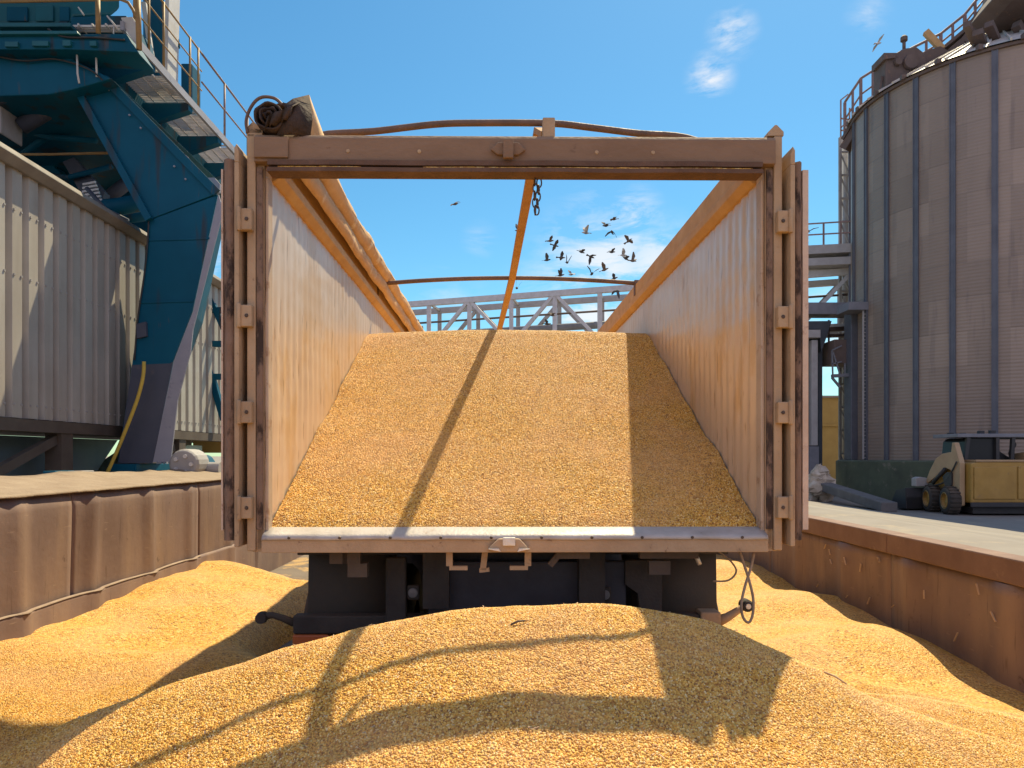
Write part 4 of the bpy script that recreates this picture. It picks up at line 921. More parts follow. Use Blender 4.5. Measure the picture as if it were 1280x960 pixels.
# ------------------------------------------------------------------ silo
SC = Vector((18.4, 27.6, 0)); SR = 5.0; SZB, SZE = ZC - .15, ZC + 12.95
GZ = yard_z(18.4)
si = rooted('grain_silo', (SC.x, SC.y, GZ), 'tall grey corrugated metal grain silo with vertical ribs standing on mossy concrete', 'silo')
MB().lathe([(SR, SZB), (SR, (SZB + SZE) / 2), (SR, SZE)], (SC.x, SC.y, 0), 'Z', 160).build('silo_shell', 'silo', si, smooth=True)
ray = Vector((431, 924)).normalized(); nrm = Vector((ray.y, -ray.x))
for k in range(-8, 19):
    th = R(53.6 + 360 / 27 * k); d = -nrm * math.cos(th) - ray * math.sin(th); p = Vector((SC.x, SC.y)) + d * (SR + .035)
    m = MB(); t = Vector((-d.y, d.x))
    for off, w_, dp in ((-.075, .03, .07), (.075, .03, .07), (0, .12, .03)):
        c = p + t * off; m.bar((c.x, c.y, SZB), (c.x, c.y, SZE), w_, dp, up=(d.x, d.y, 0))
    m.build('stiffener', 'stiff', si)
MB().lathe([(SR - .02, SZE - .06), (SR + .1, SZE - .06), (SR + .1, SZE + .04), (SR + .02, SZE + .06)], (SC.x, SC.y, 0), 'Z', 120).build('eave_ring', 'browngrey', si)
rf = MB(); rf.lathe([(SR + .18, SZE + .05), (.6, SZE + 2.7), (.6, SZE + 3.0), (0, SZE + 3.05)], (SC.x, SC.y, 0), 'Z', 54); roof = rf.build('silo_roof', 'roof', si)
m = MB()
for k in range(54):
    t = 2 * math.pi * k / 54; m.bar((SC.x + (SR + .2) * math.cos(t), SC.y + (SR + .2) * math.sin(t), SZE + .08), (SC.x + .6 * math.cos(t), SC.y + .6 * math.sin(t), SZE + 2.73), .05, .08)
m.build('roof_rib', 'roof', roof)
m = MB()
for k in range(27):
    t = 2 * math.pi * (k + .3) / 27; c = Vector((SC.x + (SR + .12) * math.cos(t), SC.y + (SR + .12) * math.sin(t), SZE + .02)); m.box(c - Vector((.08, .08, 0)), c + Vector((.08, .08, .17)))
m.each('roof_clip', 'browngrey', roof)
MB().lathe([(SR + .55, GZ - .2), (SR + .55, SZB - .05), (SR + .45, SZB), (SR - .3, SZB)], (SC.x, SC.y, 0), 'Z', 96).build('silo_plinth', 'moss', si)
# ladder, casing and platform on the silo's left flank
def sp_(px, py, Y): return W(px, py, Y)
YL = 27.4
m = MB()
for px in (1079, 1088): m.bar(sp_(px, 574, YL), sp_(px, 388, YL), .05, .05)
for k in range(40):
    z0 = sp_(1079, 572 - k * 4.6, YL); z1 = sp_(1088, 572 - k * 4.6, YL); m.bar(z0, z1, .03, .03)
m.build('silo_ladder', 'palegrey', si)
m = MB(); m.box(sp_(1064, 575, 28.2), sp_(1077, 383, 28.8)); m.box(sp_(1090, 575, 27.2), sp_(1100, 383, 27.5)); m.each('ladder_casing', 'stiff', si, bevel=.02)
MB().box(sp_(1061, 387, 27.3), sp_(1092, 384, 28.3)).build('ladder_top', 'midgrey', si)
pf = MB(); pf.box(sp_(1043, 454, 28.6), sp_(1066, 430, 29.8)); plat = pf.build('side_platform', 'browngrey', si, bevel=.02)
m = MB(); m.bar(sp_(1040, 470, 28.5), sp_(1082, 468, 28.5), .2, .12); m.bar(sp_(1040, 472, 28.5), sp_(1050, 484, 28.5), .08, .08)
for a, b in (((1040, 438), (1041, 470)), ((1040, 438), (1052, 432)), ((1040, 455), (1052, 452)), ((1056, 470), (1056, 454)), ((1041, 440), (1050, 468))): m.bar(sp_(*a, 28.5), sp_(*b, 28.5), .05, .05)
m.build('platform_rail', 'midgrey', plat)
# pale elevator tower beside the silo
et = rooted('elevator_tower', (W(1055, 570, 31).x, 31, GZ), 'slender pale steel elevator tower close to the left edge of the silo', 'tower')
for px, Y in ((1050, 31), (1062, 31), (1053, 32.2), (1065, 32.2)):
    a, b = W(px, 600, Y), W(px, 172, Y); a.z = GZ; MB().bar(a, b, .1, .1).build('tower_post', 'palegrey', et)
m = MB()
for k in range(14):
    y = 190 + k * 29; m.bar(W(1050, y, 31), W(1062, y, 31), .07, .07); m.bar(W(1050, y, 31), W(1062, y + 29, 31), .05, .05)
    m.bar(W(1050, y, 31), W(1053, y, 32.2), .05, .05)
m.build('tower_lacing', 'palegrey', et)
m = MB(); m.tube([W(1057, 600, 31.6), W(1057, 185, 31.6)], .14, 12); m.build('elevator_pipe', 'palegrey', et, smooth=True)
m = MB()
for (a, b) in (((1051, 175), (1051, 125)), ((1062, 168), (1062, 135)), ((1051, 148), (1066, 150)), ((1051, 163), (1064, 163)), ((1051, 125), (1060, 118)), ((1051, 160), (1062, 148))): m.bar(W(*a, 31), W(*b, 31), .05, .05)
m.build('tower_rail', 'redrail', et)
# catwalk and machines on the roof
cw = rooted('roof_catwalk', W(1120, 100, 28), 'brown railed catwalk climbing over the top of the grey silo', 'catwalk')
path = [(1056, 128, 29.5), (1076, 98, 29), (1106, 79, 28.6), (1140, 60, 28), (1176, 42, 27.5), (1206, 18, 27), (1232, -14, 26.6)]
drop = [48, 45, 38, 32, 25, 24, 24]
pts = [W(*p) for p in path]; dk = [W(a, b + d, c) for (a, b, c), d in zip(path, drop)]
m = MB(); m.tube(pts, .05, 6); m.tube([a.lerp(b, .45) for a, b in zip(pts, dk)], .035, 6); m.tube([a.lerp(b, .75) for a, b in zip(pts, dk)], .03, 6)
for a, b in zip(pts, dk): m.bar(a, b, .09, .09)
for i in range(len(pts) - 1):
    a, b = pts[i].lerp(pts[i + 1], .5), dk[i].lerp(dk[i + 1], .5); m.bar(a, b, .07, .07)
m.build('catwalk_rail', 'redrail', cw)
m = MB()
for a, b in zip(dk, dk[1:]):
    m.bar(a, b, .5, .12); m.bar(a + Vector((0, 0, -.35)), b + Vector((0, 0, -.35)), .4, .3)
m.build('catwalk_deck', 'browngrey', cw)
m = MB()
for a in dk[1:]: m.bar(a, a + Vector((.9, .4, -1.0)), .12, .12)
m.each('catwalk_prop', 'browngrey', cw)
rc = rooted('conveyor_head', W(1135, 95, 26.6), 'rounded brown conveyor drive housing sitting on the silo eave', 'machine')
m = MB(); m.prism(q([(1107, 108), (1107, 68), (1120, 66), (1130, 60), (1146, 58), (1156, 66), (1160, 82), (1150, 88), (1140, 100), (1122, 104)], 26.6), (0, .9, 0)); hd = m.build('drive_housing', 'browngrey', rc, bevel=.05)
m = MB(); m.prism(q([(1105, 74), (1105, 66), (1121, 66), (1119, 72)], 26.5), (0, .9, 0)); m.build('housing_lid', 'browngrey', hd)
m = MB(); m.lathe([(.0, -.1), (.25, -.1), (.27, 0), (.25, .05)], W(1138, 78, 26.55), 'Y', 18); m.lathe([(.0, -.1), (.12, -.1), (.13, 0)], W(1122, 78, 26.55), 'Y', 14); m.each('inspection_cover', 'browngrey', hd)
m = MB(); m.tube([W(1130, 62, 26.9), W(1130, 50, 26.9)], .06, 8); m.lathe([(0, -.05), (.12, -.04), (.12, .1), (.06, .16), (0, .17)], W(1130, 50, 26.9), 'Z', 12); m.build('vent_cap', 'browngrey', hd)
m = MB(); m.prism(q([(1150, 66), (1176, 57), (1190, 66), (1182, 78), (1160, 84)], 26.8), (0, .8, 0)); m.build('feed_trough', 'browngrey', hd, bevel=.03)
m = MB(); m.bar(W(1157, 40, 27.2), W(1178, 62, 27.0), .22, .2); m.build('sloped_spout', 'rail', hd)
m = MB()
for px in (1112, 1125, 1098): m.bar(W(px, 122 - (px - 1098) * .3, 26.8), W(px + 4, 96, 26.8), .09, .09)
m.each('housing_leg', 'browngrey', hd)
up = rooted('overhead_conveyor', W(1250, 50, 23), 'massive dark brown conveyor gallery above the silo roof at the upper right', 'conveyor')
m = MB(); m.prism(q([(1212, 32), (1226, 10), (1240, -40), (1420, -80), (1420, 20), (1250, 46), (1228, 42)], 26.0), (-.3, -2.4, 0)); m.build('gallery_body', 'browngrey', up, bevel=.05)
m = MB(); m.bar(W(1222, 40, 24), W(1232, 72, 25), .3, .2); m.bar(W(1236, 30, 24), W(1252, 66, 25), .25, .2); m.bar(W(1208, 30, 24), W(1222, 60, 25), .2, .2); m.bar(W(1270, 30, 24.5), W(1290, 62, 25), .25, .25); m.each('gallery_prop', 'browngrey', up)

# ------------------------------------------------------------------ truss gallery behind the trailer
tg = rooted('truss_gallery', (W(760, 380, 33).x, 33, GZ), 'long pale lattice truss bridge crossing behind the trailer towards the silo', 'bridge')
A0, A1 = W(440, 386, 37.0), W(1066, 339, 30.2)
def lerp(a, b, t): return a + (b - a) * t
dpt = Vector((0, 0, -2.25)); bk = Vector((.35, 1.9, 0))
nb = 11
for s, mm in ((0, 'white'), (1, 'palegrey')):
    o_ = bk * s; m = MB(); m.bar(A0 + o_, A1 + o_, .22, .26); m.bar(A0 + o_ + dpt, A1 + o_ + dpt, .22, .26)
    ch_ = m.build('truss_chord', mm, tg)
    m = MB()
    for k in range(nb + 1):
        p = lerp(A0, A1, k / nb) + o_; m.bar(p, p + dpt, .2, .16)
        if k < nb:
            p2 = lerp(A0, A1, (k + 1) / nb) + o_
            if k % 2: m.bar(p, p2 + dpt, .18, .15)
            else: m.bar(p + dpt, p2, .18, .15)
    m.build('truss_web', mm, ch_)
m = MB()
for k in range(nb + 1):
    p = lerp(A0, A1, k / nb); m.bar(p, p + bk, .1, .1); m.bar(p + dpt, p + dpt + bk, .12, .12)
m.build('cross_tie', 'palegrey', tg)
m = MB(); m.tube([A0 + bk * .5 + dpt * .62, A1 + bk * .5 + dpt * .62], .17, 10); m.build('conveyor_pipe', 'midgrey', tg, smooth=True)
m = MB(); m.tube([A0 + bk * .4 + dpt * .35, A1 + bk * .4 + dpt * .35], .05, 8); m.build('service_pipe', 'browngrey', tg)
m = MB(); d0, d1 = W(985, 318, 31), W(1068, 314, 30); m.bar(d0, d1, 1.2, .35); m.bar(d0 + Vector((0, -.1, -.5)), d1 + Vector((0, -.1, -.5)), 1.0, .3); m.build('gallery_deck', 'palegrey', tg)
m = MB()
for hh in (.0, .5, .95): m.bar(d0 + Vector((0, -.6, .1 + hh)), d1 + Vector((0, -.6, .1 + hh)), .05, .05)
for t in (.0, .2, .45, .7, .95): p = lerp(d0, d1, t) + Vector((0, -.6, .1)); m.bar(p, p + Vector((0, 0, .95)), .06, .06)
m.build('gallery_rail', 'redrail', tg)
m = MB(); m.bar(W(985, 388, 29.6), W(1072, 388, 29.2), .9, .45); m.build('duct', 'midgrey', tg)
m = MB(); m.bar(W(1036, 412, 30), W(1070, 410, 30), .3, .15); m.bar(W(1036, 420, 30), W(1070, 419, 30), .3, .1); m.bar(W(1036, 400, 30), W(1036, 432, 30), .06, .06); m.build('lower_landing', 'browngrey', tg)
for px, Y in ((520, 36.4), (985, 31.5)):
    a = W(px, 400, Y); m = MB(); m.bar((a.x, Y, GZ), (a.x, Y, a.z), .3, .3); m.bar((a.x, Y + 1.8, GZ), (a.x, Y + 1.8, a.z), .3, .3); m.build('truss_leg', 'palegrey', tg)

# dark kiosk with pale column, and ochre wall
kb = rooted('control_kiosk', (W(1015, 590, 29).x, 29, yard_z(12)), 'dark slate kiosk with a pale column under its canopy, between trailer and silo', 'kiosk')
gz = yard_z(12)
def gbox(m, px0, py0, px1, Y, dY, py1=None):
    a, b = W(px0, py0, Y), W(px1, py0, Y); z1 = gz if py1 is None else W(px0, py1, Y).z
    m.box((a.x, Y, z1), (b.x, Y + dY, a.z)); return m
gbox(MB(), 940, 424, 1019, 29.4, 3).build('kiosk_wall', 'booth', kb)
gbox(MB(), 1023, 422, 1028, 29.3, .4).build('kiosk_corner', 'booth', kb)
gbox(MB(), 1014.5, 425, 1022.5, 28.9, .25, 557).build('column', 'palegrey', kb, bevel=.02)
gbox(MB(), 1012, 558, 1024, 28.8, .4).build('column_base', 'midgrey', kb, bevel=.02)
gbox(MB(), 940, 412, 1026, 28.8, .4, 422).build('fascia', 'palegrey', kb, bevel=.02)
MB().prism(q([(940, 411.5), (940, 402), (1040, 401), (1034, 420), (1027, 440), (1024, 411.5)], 29), (0, 3.5, 0)).build('canopy', 'booth', kb, bevel=.02)
oh = rooted('ochre_wall', (W(1045, 590, 38).x, 38, GZ), 'plain ochre yellow wall standing far back between kiosk and silo', 'wall')
a, b = W(1000, 497, 38), W(1085, 497, 38); MB().box((a.x, 38, GZ), (b.x, 38.6, a.z)).build('wall_body', 'ochre', oh)
c = W(1000, 530, 37.98); MB().box((a.x, 37.93, c.z - .12), (b.x, 37.995, c.z)).build('string_course', 'ochre', oh); MB().box((a.x, 37.9, a.z + .003), (b.x, 38.7, a.z + .1)).build('wall_cap', 'palegrey', oh)
# kerb beam on the yard
def gp(px, py, it=6):
    """point of the yard under a picture position"""
    x = 6.0
    for _ in range(30):
        Y = (ZC - yard_z(x)) * F / (py - CY); x = (px - CX) / F * Y
    return Vector((x, Y, yard_z(x)))
ka, kb2 = W(1028, 607, 25.5), gp(1112, 640)
m = MB(); m.bar(ka, kb2 + Vector((0, 0, .13)), .45, .28); k = m.build('kerb_beam', 'kerb', bevel=.03, org=kb2); tag(k, 'long dark concrete kerb beam sloping down across the yard before the silo plinth', 'kerb')
db = rooted('rubble_pile', (ka.x - .1, ka.y, yard_z(ka.x)), 'small pile of sunlit pale rubble at the far end of the kerb beam', 'rubble')
rr = random.Random(3); gz0 = yard_z(ka.x)
for k in range(16):
    lvl = k / 15; sp0 = .75 * (1 - lvl) + .12
    c = Vector((ka.x - .15 + rr.uniform(-sp0, sp0) * .6, ka.y + rr.uniform(-sp0, sp0) * .6, gz0 + .12 + lvl * (ka.z + .35 - gz0)))
    m = MB(); m.lathe([(0, -.22), (.22, -.15), (.28, .05), (.14, .22), (0, .25)], c, 'Z', 7)
    for v in m.bm.verts: v.co += Vector((rr.uniform(-.09, .09), rr.uniform(-.09, .09), rr.uniform(-.06, .06)))
    m.build('stone', 'rubble', db)

# ------------------------------------------------------------------ skid steer loader, tail towards the pit
lp = gp(1205, 643); LYY = lp.y; lz = lp.z
ld_ = rooted('skid_loader', lp, 'yellow skid steer loader with dark cab parked in the shade beside the silo', 'loader')
def lw_(px, py, dY=0): return W(px, py, LYY + dY)
def lq(pts, dY): return [lw_(a, b, dY) for a, b in pts]
body = MB().prism(lq([(1214, 629), (1214, 579), (1222, 577), (1330, 577), (1336, 585), (1336, 629)], -.5), (0, 1.7, 0)).build('loader_body', 'loader', ld_, bevel=.04)
MB().prism(lq([(1218, 624), (1218, 584), (1270, 583), (1270, 624)], -.53), (0, .025, 0)).build('rear_door', 'loader', body, bevel=.015)
MB().prism(lq([(1273, 624), (1273, 583), (1330, 583), (1330, 624)], -.53), (0, .025, 0)).build('rear_door', 'loader', body, bevel=.015)
m = MB()
for k in range(5): m.box(lw_(1300, 592 + k * 5, -.55), lw_(1326, 589 + k * 5, -.532))
m.build('engine_grille', 'black', body)
MB().box(lw_(1220, 577, -.52), lw_(1330, 574.5, .4)).build('body_ledge', 'loadercream', body)
MB().box(lw_(1216, 642, -.35), lw_(1332, 629.5, 1.1)).build('underbody', 'black', body)
MB().box(lw_(1214, 634, -.56), lw_(1334, 628, -.5)).build('rear_bumper', 'black', body, bevel=.015)
# cab: dark near window, open frame beyond
cab_o = MB().prism(lq([(1206, 577), (1209, 551), (1214, 547.5), (1245, 547.5), (1247, 577)], .1), (-.06, 1.0, 0)).build('cab', 'glass', ld_, bevel=.02)
MB().box(lw_(1197, 546.6, .0), lw_(1246, 543.6, 1.15)).build('cab_roof', 'midgrey', cab_o, bevel=.015)
MB().box(lw_(1246.3, 548, .05), lw_(1340, 545.6, 1.1)).build('roof_rack', 'black', cab_o, bevel=.01)
MB().prism(lq([(1184, 568), (1184, 549), (1203, 548.5), (1202, 566)], 1.3), (0, .1, 0)).build('cab_front', 'glass', cab_o)
for px0, px1 in ((1206, 1210), (1246, 1246), (1264, 1266), (1300, 1300)):
    MB().bar(lw_(px0, 577, .06), lw_(px1, 547, .06), .09, .09).build('cab_post', 'black', cab_o)
MB().prism(lq([(1247, 577), (1247, 562), (1256, 568), (1270, 577)], .5), (0, .4, 0)).build('seat', 'black', cab_o, bevel=.02)
MB().tube(spline(lq([(1266, 577), (1263, 566), (1268, 556), (1264, 552)], .35), 4), .05, 8).build('exhaust_pipe', 'black', ld_, smooth=True)
for px, py in ((1186, 541), (1201, 541.5), (1224, 538.5), (1238, 538)):
    MB().box(lw_(px, 543.4, .5), lw_(px + 4, py, .6)).build('roof_lamp', 'black', cab_o, bevel=.01)
# lift arms: rear tower and boom running forward and down
for dx in (0.0, 1.95):
    ao = MB()
    P1 = [W(1213.5, 632, LYY - .3), W(1203, 634, LYY - .1), W(1198, 610, LYY + .1), W(1201, 588, LYY + .1), W(1192, 585, LYY + .35), W(1178, 598, LYY + .9), W(1169, 604, LYY + 1.2), W(1164, 602, LYY + 1.3), W(1168, 588, LYY + 1.1), W(1178, 573, LYY + .8), W(1188, 567, LYY + .5), W(1203, 565, LYY + .1), W(1206, 553, LYY + .05), W(1210, 553, LYY - .05), W(1213.5, 579, LYY - .3)]
    bx_ = W(1214, 600, LYY - .5).x - .17
    ao.prism([Vector((min(v.x, bx_) + dx, v.y, v.z)) for v in P1], (.14, .0, 0)); arm_o = ao.build('lift_arm', 'loadercream', ld_, bevel=.02)
MB().prism([Vector((bx_ - .004, v.y, v.z)) for v in (W(1194, 607, LYY + .3), W(1192, 596, LYY + .4), W(1199, 590, LYY + .22), W(1206.5, 591, LYY), W(1206, 606, LYY), W(1200, 609, LYY + .15))], (-.04, 0, 0)).build('arm_cover', 'black', ld_)
for a, b in (((1172, 604), (1184, 586)), ((1179, 603), (1190, 586))):
    MB().tube([Vector((bx_ - .04, v.y, v.z)) for v in (W(*a, LYY + .85), W(*b, LYY + .3))], .045, 8).build('hydraulic_ram', 'black', ld_, smooth=True)
MB().tube(spline([Vector((bx_ - .03, v.y, v.z)) for v in (W(1208, 577, LYY - .2), W(1203, 589, LYY), W(1194, 602, LYY + .3), W(1180, 607, LYY + .8))], 5), .02, 6).build('hydraulic_hose', 'black', ld_, smooth=True)
rot = Matrix.Rotation(R(-100), 3, 'Z')
for px, dY in ((1188, .0), (1165, .95)):
    for dx in (0.0, 1.75):
        c = W(px, 627, LYY + dY); c.x += dx; c.z = lz + .37
        wm = MB().lathe([(.19, -.15), (.31, -.16), (.36, -.11), (.375, 0), (.36, .11), (.31, .16), (.19, .15)], c, 'Y', 28); bmesh.ops.rotate(wm.bm, verts=wm.bm.verts, cent=c, matrix=rot)
        w_ = wm.build('wheel', 'rubber', ld_, smooth=True)
        tm = MB()
        for k in range(20):
            t = 2 * math.pi * k / 20; u = Vector((math.cos(t), 0, math.sin(t))); tm.bar(c + u * .372 + Vector((0, -.13, 0)), c + u * .372 + Vector((math.cos(t + .15) * .0, .13, 0)), .05, .035, up=u)
        bmesh.ops.rotate(tm.bm, verts=tm.bm.verts, cent=c, matrix=rot); tm.build('tread', 'rubber', w_)
        wm = MB().lathe([(0, -.1), (.06, -.11), (.09, -.07), (.18, -.07), (.21, -.165), (.225, -.16), (.2, .1), (0, .1)], c, 'Y', 22); bmesh.ops.rotate(wm.bm, verts=wm.bm.verts, cent=c, matrix=rot)
        wm.build('rim', 'loader', w_)
a, b = W(1124, 636, LYY + 1.75), W(1228, 609, LYY + 1.75)
m = MB(); z0, z1 = lz + .04, b.z
m.prism([(a.x, a.y - .35, z1), (a.x, a.y - .42, z0 + .35), (a.x, a.y - .3, z0), (a.x, a.y + .5, z0), (a.x, a.y + .45, z0 + .05), (a.x, a.y - .2, z0 + .1), (a.x, a.y - .28, z1)], (b.x - a.x, 0, 0)); bk_ = m.build('bucket', 'black', ld_, bevel=.02)
for x in (a.x - .03, b.x):
    MB().prism([(x, a.y - .38, z1 - .01), (x, a.y - .42, z0 + .02), (x, a.y + .48, z0 + .02), (x, a.y + .1, z1 - .08)], (.03, 0, 0)).build('bucket_cheek', 'black', bk_)
MB().prism(lq([(1145, 608), (1145, 598), (1150, 596), (1162, 598), (1162, 608)], 1.25), (0, .25, 0)).build('bucket_coupler', 'palegrey', bk_, bevel=.02)

# ------------------------------------------------------------------ birds
def bird_mesh(name, up, spread, fold, material):
    m = MB()
    m.lathe([(0, -.17), (.02, -.155), (.03, -.13), (.036, -.11), (.033, -.09), (.05, -.05), (.062, .0), (.055, .06), (.03, .12), (.018, .15), (0, .155)], (0, 0, 0), 'X', 10)
    m.prism([(.12, -.02, .005), (.27, -.055, .0), (.275, .055, .0), (.12, .02, .005)], (0, 0, .012))
    m.lathe([(0, -.035), (.008, -.02), (.012, 0)], (-.165, 0, .0), 'X', 6)
    for s in (-1, 1):
        c, sn = math.cos(up), math.sin(up); L1, L2 = .17 * spread, .2 * spread; c2, s2 = math.cos(up * fold), math.sin(up * fold)
        A = Vector((-.05, s * .04, .03)); B = Vector((.07, s * .04, .03))
        A1_ = A + Vector((-.05, s * L1 * c, L1 * sn)); B1 = B + Vector((.0, s * L1 * c, L1 * sn)); A2 = A1_ + Vector((.08, s * L2 * c2, L2 * s2)); B2 = A2 + Vector((.05, -s * .01, -.01))
        for quad in ((A, A1_, B1, B), (A1_, A2, B2, B1)): m.prism([Vector(v) for v in quad], (0, 0, -.012))
    bmesh.ops.recalc_face_normals(m.bm, faces=m.bm.faces)
    me = bpy.data.meshes.new(name); m.bm.to_mesh(me); m.bm.free(); me.materials.append(MT[material]); return me
BM = {'up': (1.0, 1.0, .7), 'high': (1.35, .9, .9), 'down': (-.7, 1.0, 1.3), 'flat': (.15, 1.1, -1), 'half': (.6, .8, .2)}
cache = {}
def bird(px, py, pose, yaw, roll, Y, label, feather='pigeon', scale=1.0, group='birds flying over the trailer'):
    key = (pose, feather)
    if key not in cache: cache[key] = bird_mesh('bird', *BM[pose], feather)
    o = bpy.data.objects.new('bird', cache[key]); COL.objects.link(o); o.location = W(px, py, Y)
    o.rotation_euler = (roll, R(random.uniform(-15, 25)), R(yaw)); o.scale = (scale,) * 3
    return tag(o, label, 'bird', group)
B = [
 (569, 255, 'flat', -30, .5, 27, 'lone dark bird gliding in clear sky left of the ridge strap', 'pigeonbrown'),
 (648, 288, 'up', 20, .3, 27, 'dark bird flapping close to the left edge of the ridge strap', 'pigeon'),
 (688, 301, 'half', 200, .2, 27, 'upper of two brown birds nearest the strap on its right', 'pigeonbrown'),
 (694, 307, 'flat', 190, .4, 28, 'lower of two paired birds nearest the strap on its right', 'pigeon'),
 (684, 325, 'high', 170, -.3, 28, 'leftmost bird of the flock, just right of the strap, wings raised', 'pigeon'),
 (702, 322, 'half', 185, .5, 27, 'small dark bird level with the leftmost bird and just right of it', 'pigeon'),
 (709, 328, 'high', 100, .2, 26, 'bird with tall raised wings in the lower left of the flock', 'pigeon'),
 (701, 344, 'up', 160, -.4, 27, 'bird just above the left half of the front roof bow, wings up', 'pigeon'),
 (714, 343, 'half', 30, .6, 30, 'pale small bird above the roof bow, right of a dark one', 'pigeonwhite'),
 (732, 291, 'up', 15, .1, 25, 'largest black and white bird near the top left of the flock', 'pigeonwhite'),
 (727, 315, 'half', 200, -.2, 28, 'small dark bird in the middle of the flock, left of a diving one', 'pigeon'),
 (739, 321, 'down', 210, .7, 26, 'dark bird diving with wings lowered in the middle of the flock', 'pigeon'),
 (740, 342, 'up', 95, .2, 25, 'large dark bird with wings spread just above the roof bow middle', 'pigeon'),
 (756, 337, 'high', 160, -.5, 26, 'pale brown bird with one long raised wing above the roof bow', 'pigeonbrown'),
 (757, 282, 'half', 30, .4, 25, 'dark bird near the top of the flock with a smaller one above it', 'pigeon'),
 (767, 274, 'flat', 10, .1, 28, 'topmost small brown bird of the flock', 'pigeonbrown'),
 (765, 290, 'down', 70, .2, 27, 'bird with lowered wings under the topmost pair of the flock', 'pigeon'),
 (786, 301, 'half', 140, .5, 26, 'brown bird alone at the upper right of the flock', 'pigeonbrown'),
 (765, 315, 'half', 200, .0, 28, 'small dark bird in front of the thin cloud, right of the middle', 'pigeon'),
 (779, 319, 'high', 180, -.4, 29, 'pale bird at the upper left of the right hand trio', 'pigeonwhite'),
 (782, 323, 'half', 20, .3, 27, 'dark middle bird of the right hand trio', 'pigeon'),
 (791, 326, 'up', 150, .4, 26, 'rightmost bird of the flock, beside the trailer rail', 'pigeonbrown'),
 (768, 348, 'half', 170, .3, 28, 'bird partly behind the right half of the roof bow', 'pigeon'),
 (771, 364, 'down', 30, .5, 25, 'dark bird below the roof bow, over the right end of the truss', 'pigeon'),
 (646, 360, 'high', 90, .3, 26, 'dark bird under the roof bow beside the ridge strap', 'pigeon'),
 (684, 405, 'half', 150, .2, 27, 'dark bird just above the grain crest before the truss', 'pigeon'),
 (690, 394, 'half', 30, .2, 29, 'small bird inside the truss bay above the grain crest', 'pigeonbrown'),
 (1098, 54, 'flat', 200, .5, 26, 'white gull soaring in the sky left of the silo roof', 'gull'),
 (1010, 289, 'up', 60, .6, 22, 'grey bird flying out beside the right trailer door', 'pigeonbrown'),
]
for b in B:
    feather = b[7]; bird(b[0], b[1], b[2], b[3], b[4], b[5], b[6], feather, .76)
# husks and broken bits strewn on the grain
cm = MB(); rc_ = random.Random(11)
for k in range(420):
    if k < 300: x, y = rc_.uniform(-1.9, 2.2), rc_.uniform(1.9, 3.2)
    else: x, y = rc_.choice((rc_.uniform(-3.4, -2), rc_.uniform(1.4, 3.4))), rc_.uniform(3.4, 8)
    z = float(heap_z(np.array(x), np.array(y))) + ZC + .007; a = rc_.uniform(0, 6.28); l = rc_.uniform(.006, .022)
    cm.bar((x, y, z), (x + l * math.cos(a), y + l * math.sin(a), z + rc_.uniform(-.003, .006)), rc_.uniform(.002, .005), .0015)
ch_o = cm.build('chaff', 'scratch'); tag(ch_o, 'scattered pale husks and broken bits lying on the corn grain', 'chaff', kind='stuff')
# straws on the grain
for (x, y, a, l, lab) in ((1.30, 3.02, -.5, .085, 'pale straw stalk lying at the right edge of the grain mound'), (.02, 2.85, .3, .06, 'short grey stalk lying near the top of the grain mound')):
    z = float(heap_z(np.array(x), np.array(y))) + ZC + .008; x2, y2_ = x + l * math.cos(a), y + l * math.sin(a); z2 = float(heap_z(np.array(x2), np.array(y2_))) + ZC + .012
    s_ = MB().tube([(x, y, z), ((x + x2) / 2, (y + y2_) / 2, (z + z2) / 2 + .006), (x2, y2_, z2)], [.004, .0045, .003], 6).build('straw', 'scratch' if x > 1 else 'steel', org=(x, y, z)); tag(s_, lab, 'straw')

# ------------------------------------------------------------------ sky, sun, camera
SX, SY = 0.31, 0.60
sun_dir = Vector((SX, SY, 1)).normalized()
el = math.asin(sun_dir.z); az = math.atan2(sun_dir.x, sun_dir.y)
wd = bpy.data.worlds.new('World'); scn.world = wd; wd.use_nodes = True
nt = wd.node_tree; N, L = nt.nodes, nt.links; N.clear()
wo = N.new('ShaderNodeOutputWorld'); bg = N.new('ShaderNodeBackground'); L.new(bg.outputs[0], wo.inputs[0]); bg.inputs[1].default_value = 0.085
sky = N.new('ShaderNodeTexSky'); sky.sky_type = 'NISHITA'; sky.sun_disc = False; sky.sun_elevation = el; sky.sun_rotation = az
sky.air_density = 1.0; sky.dust_density = 0.35; sky.ozone_density = 2.2; sky.altitude = 50
tint = N.new('ShaderNodeMix'); tint.data_type = 'RGBA'; tint.blend_type = 'MULTIPLY'; tint.inputs[0].default_value = 1; tint.inputs[7].default_value = (.68, 1.0, .92, 1)
hs_ = N.new('ShaderNodeHueSaturation'); hs_.inputs['Saturation'].default_value = 1.22; L.new(sky.outputs[0], hs_.inputs['Color'])
tc = N.new('ShaderNodeTexCoord')
mp = N.new('ShaderNodeMapping'); mp.inputs['Scale'].default_value = (1, 1, 3.2); L.new(tc.outputs['Generated'], mp.inputs[0])
cn = N.new('ShaderNodeTexNoise'); cn.inputs['Scale'].default_value = 9.0; cn.inputs['Detail'].default_value = 9; cn.inputs['Roughness'].default_value = .62; cn.inputs['Distortion'].default_value = .4
L.new(mp.outputs[0], cn.inputs['Vector'])
total = None
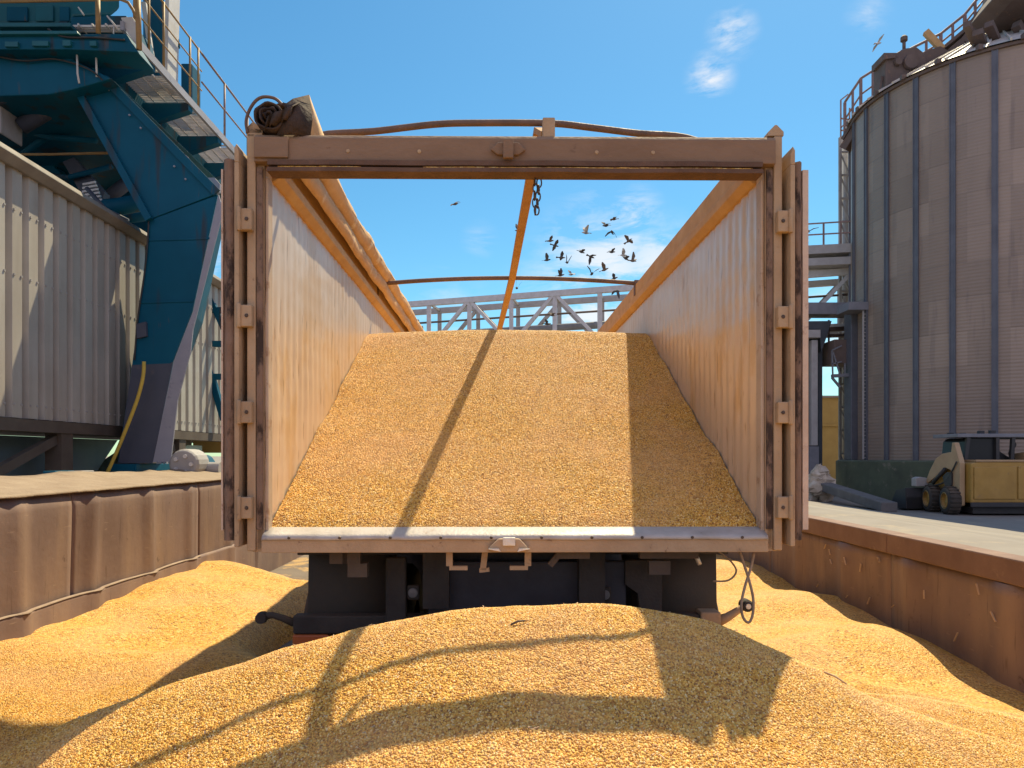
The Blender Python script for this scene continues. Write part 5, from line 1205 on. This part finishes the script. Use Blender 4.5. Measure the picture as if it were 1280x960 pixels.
for (px, py, rad, amt) in ((755, 330, .12, .85), (795, 268, .045, .95), (820, 330, .08, .8), (915, 42, .036, .85), (888, 95, .036, .9), (600, 300, .03, .25), (740, 392, .14, .9), (560, 390, .08, .3), (1040, 430, .1, .75), (270, 340, .05, .7), (1085, 20, .03, .3)):
    d = Vector(((px - CX) / F, 1, (CY - py) / F)).normalized()
    dp = N.new('ShaderNodeVectorMath'); dp.operation = 'DISTANCE'; dp.inputs[1].default_value = d
    nm = N.new('ShaderNodeVectorMath'); nm.operation = 'NORMALIZE'; L.new(tc.outputs['Generated'], nm.inputs[0]); L.new(nm.outputs[0], dp.inputs[0])
    mr = N.new('ShaderNodeMapRange'); mr.interpolation_type = 'SMOOTHSTEP'; mr.inputs[1].default_value = 0; mr.inputs[2].default_value = rad; mr.inputs[3].default_value = amt; mr.inputs[4].default_value = 0
    L.new(dp.outputs['Value'], mr.inputs[0])
    if total is None: total = mr.outputs[0]
    else:
        ad = N.new('ShaderNodeMath'); ad.operation = 'MAXIMUM'; L.new(total, ad.inputs[0]); L.new(mr.outputs[0], ad.inputs[1]); total = ad.outputs[0]
thr = N.new('ShaderNodeMapRange'); thr.inputs[1].default_value = .44; thr.inputs[2].default_value = .6; L.new(cn.outputs['Fac'], thr.inputs[0])
mu = N.new('ShaderNodeMath'); mu.operation = 'MULTIPLY'; L.new(thr.outputs[0], mu.inputs[0]); L.new(total, mu.inputs[1])
mx = N.new('ShaderNodeMix'); mx.data_type = 'RGBA'; mx.inputs[7].default_value = (6.0, 6.1, 6.3, 1); L.new(mu.outputs[0], mx.inputs[0]); L.new(hs_.outputs[0], tint.inputs[6]); L.new(tint.outputs[2], mx.inputs[6])
# added bright cloud behind the viewer, unseen, to lift the shadow fill
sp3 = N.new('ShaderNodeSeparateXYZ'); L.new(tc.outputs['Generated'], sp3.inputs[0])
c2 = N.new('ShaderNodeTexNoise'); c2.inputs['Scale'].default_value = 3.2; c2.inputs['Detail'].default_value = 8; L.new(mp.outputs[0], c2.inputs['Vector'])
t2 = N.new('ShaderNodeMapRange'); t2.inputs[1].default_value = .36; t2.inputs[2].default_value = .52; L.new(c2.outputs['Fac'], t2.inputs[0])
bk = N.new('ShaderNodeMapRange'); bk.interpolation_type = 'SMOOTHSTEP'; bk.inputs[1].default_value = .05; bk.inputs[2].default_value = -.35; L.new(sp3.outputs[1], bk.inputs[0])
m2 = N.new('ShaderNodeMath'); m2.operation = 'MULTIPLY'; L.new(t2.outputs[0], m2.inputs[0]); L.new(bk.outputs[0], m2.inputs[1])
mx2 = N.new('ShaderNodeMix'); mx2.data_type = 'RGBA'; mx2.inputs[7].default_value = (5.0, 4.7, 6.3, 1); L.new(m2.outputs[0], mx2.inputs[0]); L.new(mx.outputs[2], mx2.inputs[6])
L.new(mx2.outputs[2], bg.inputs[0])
sl_ = bpy.data.lights.new('sun', 'SUN'); sl_.energy = 3.9; sl_.angle = R(0.5); sl_.color = (1, .865, .57)
so = bpy.data.objects.new('sun', sl_); COL.objects.link(so); so.rotation_euler = (-sun_dir).to_track_quat('-Z', 'Y').to_euler()
cam = bpy.data.cameras.new('camera'); co = bpy.data.objects.new('camera', cam); COL.objects.link(co); scn.camera = co
co.location = (0, 0, ZC); co.rotation_euler = (R(90), 0, 0); cam.sensor_width = 36; cam.lens = F / 1280 * 36
cam.shift_x = (640 - CX) / 1280; cam.shift_y = (CY - 480) / 1280; cam.clip_end = 3000; cam.clip_start = .05
vs = scn.view_settings; vs.view_transform = 'Standard'; vs.look = 'None'; vs.exposure = 0.9; vs.gamma = 1; vs.use_curve_mapping = False
scn.cycles.max_bounces = 8; scn.cycles.diffuse_bounces = 5
for o in scn.objects:
    if '_org' in o: del o['_org']
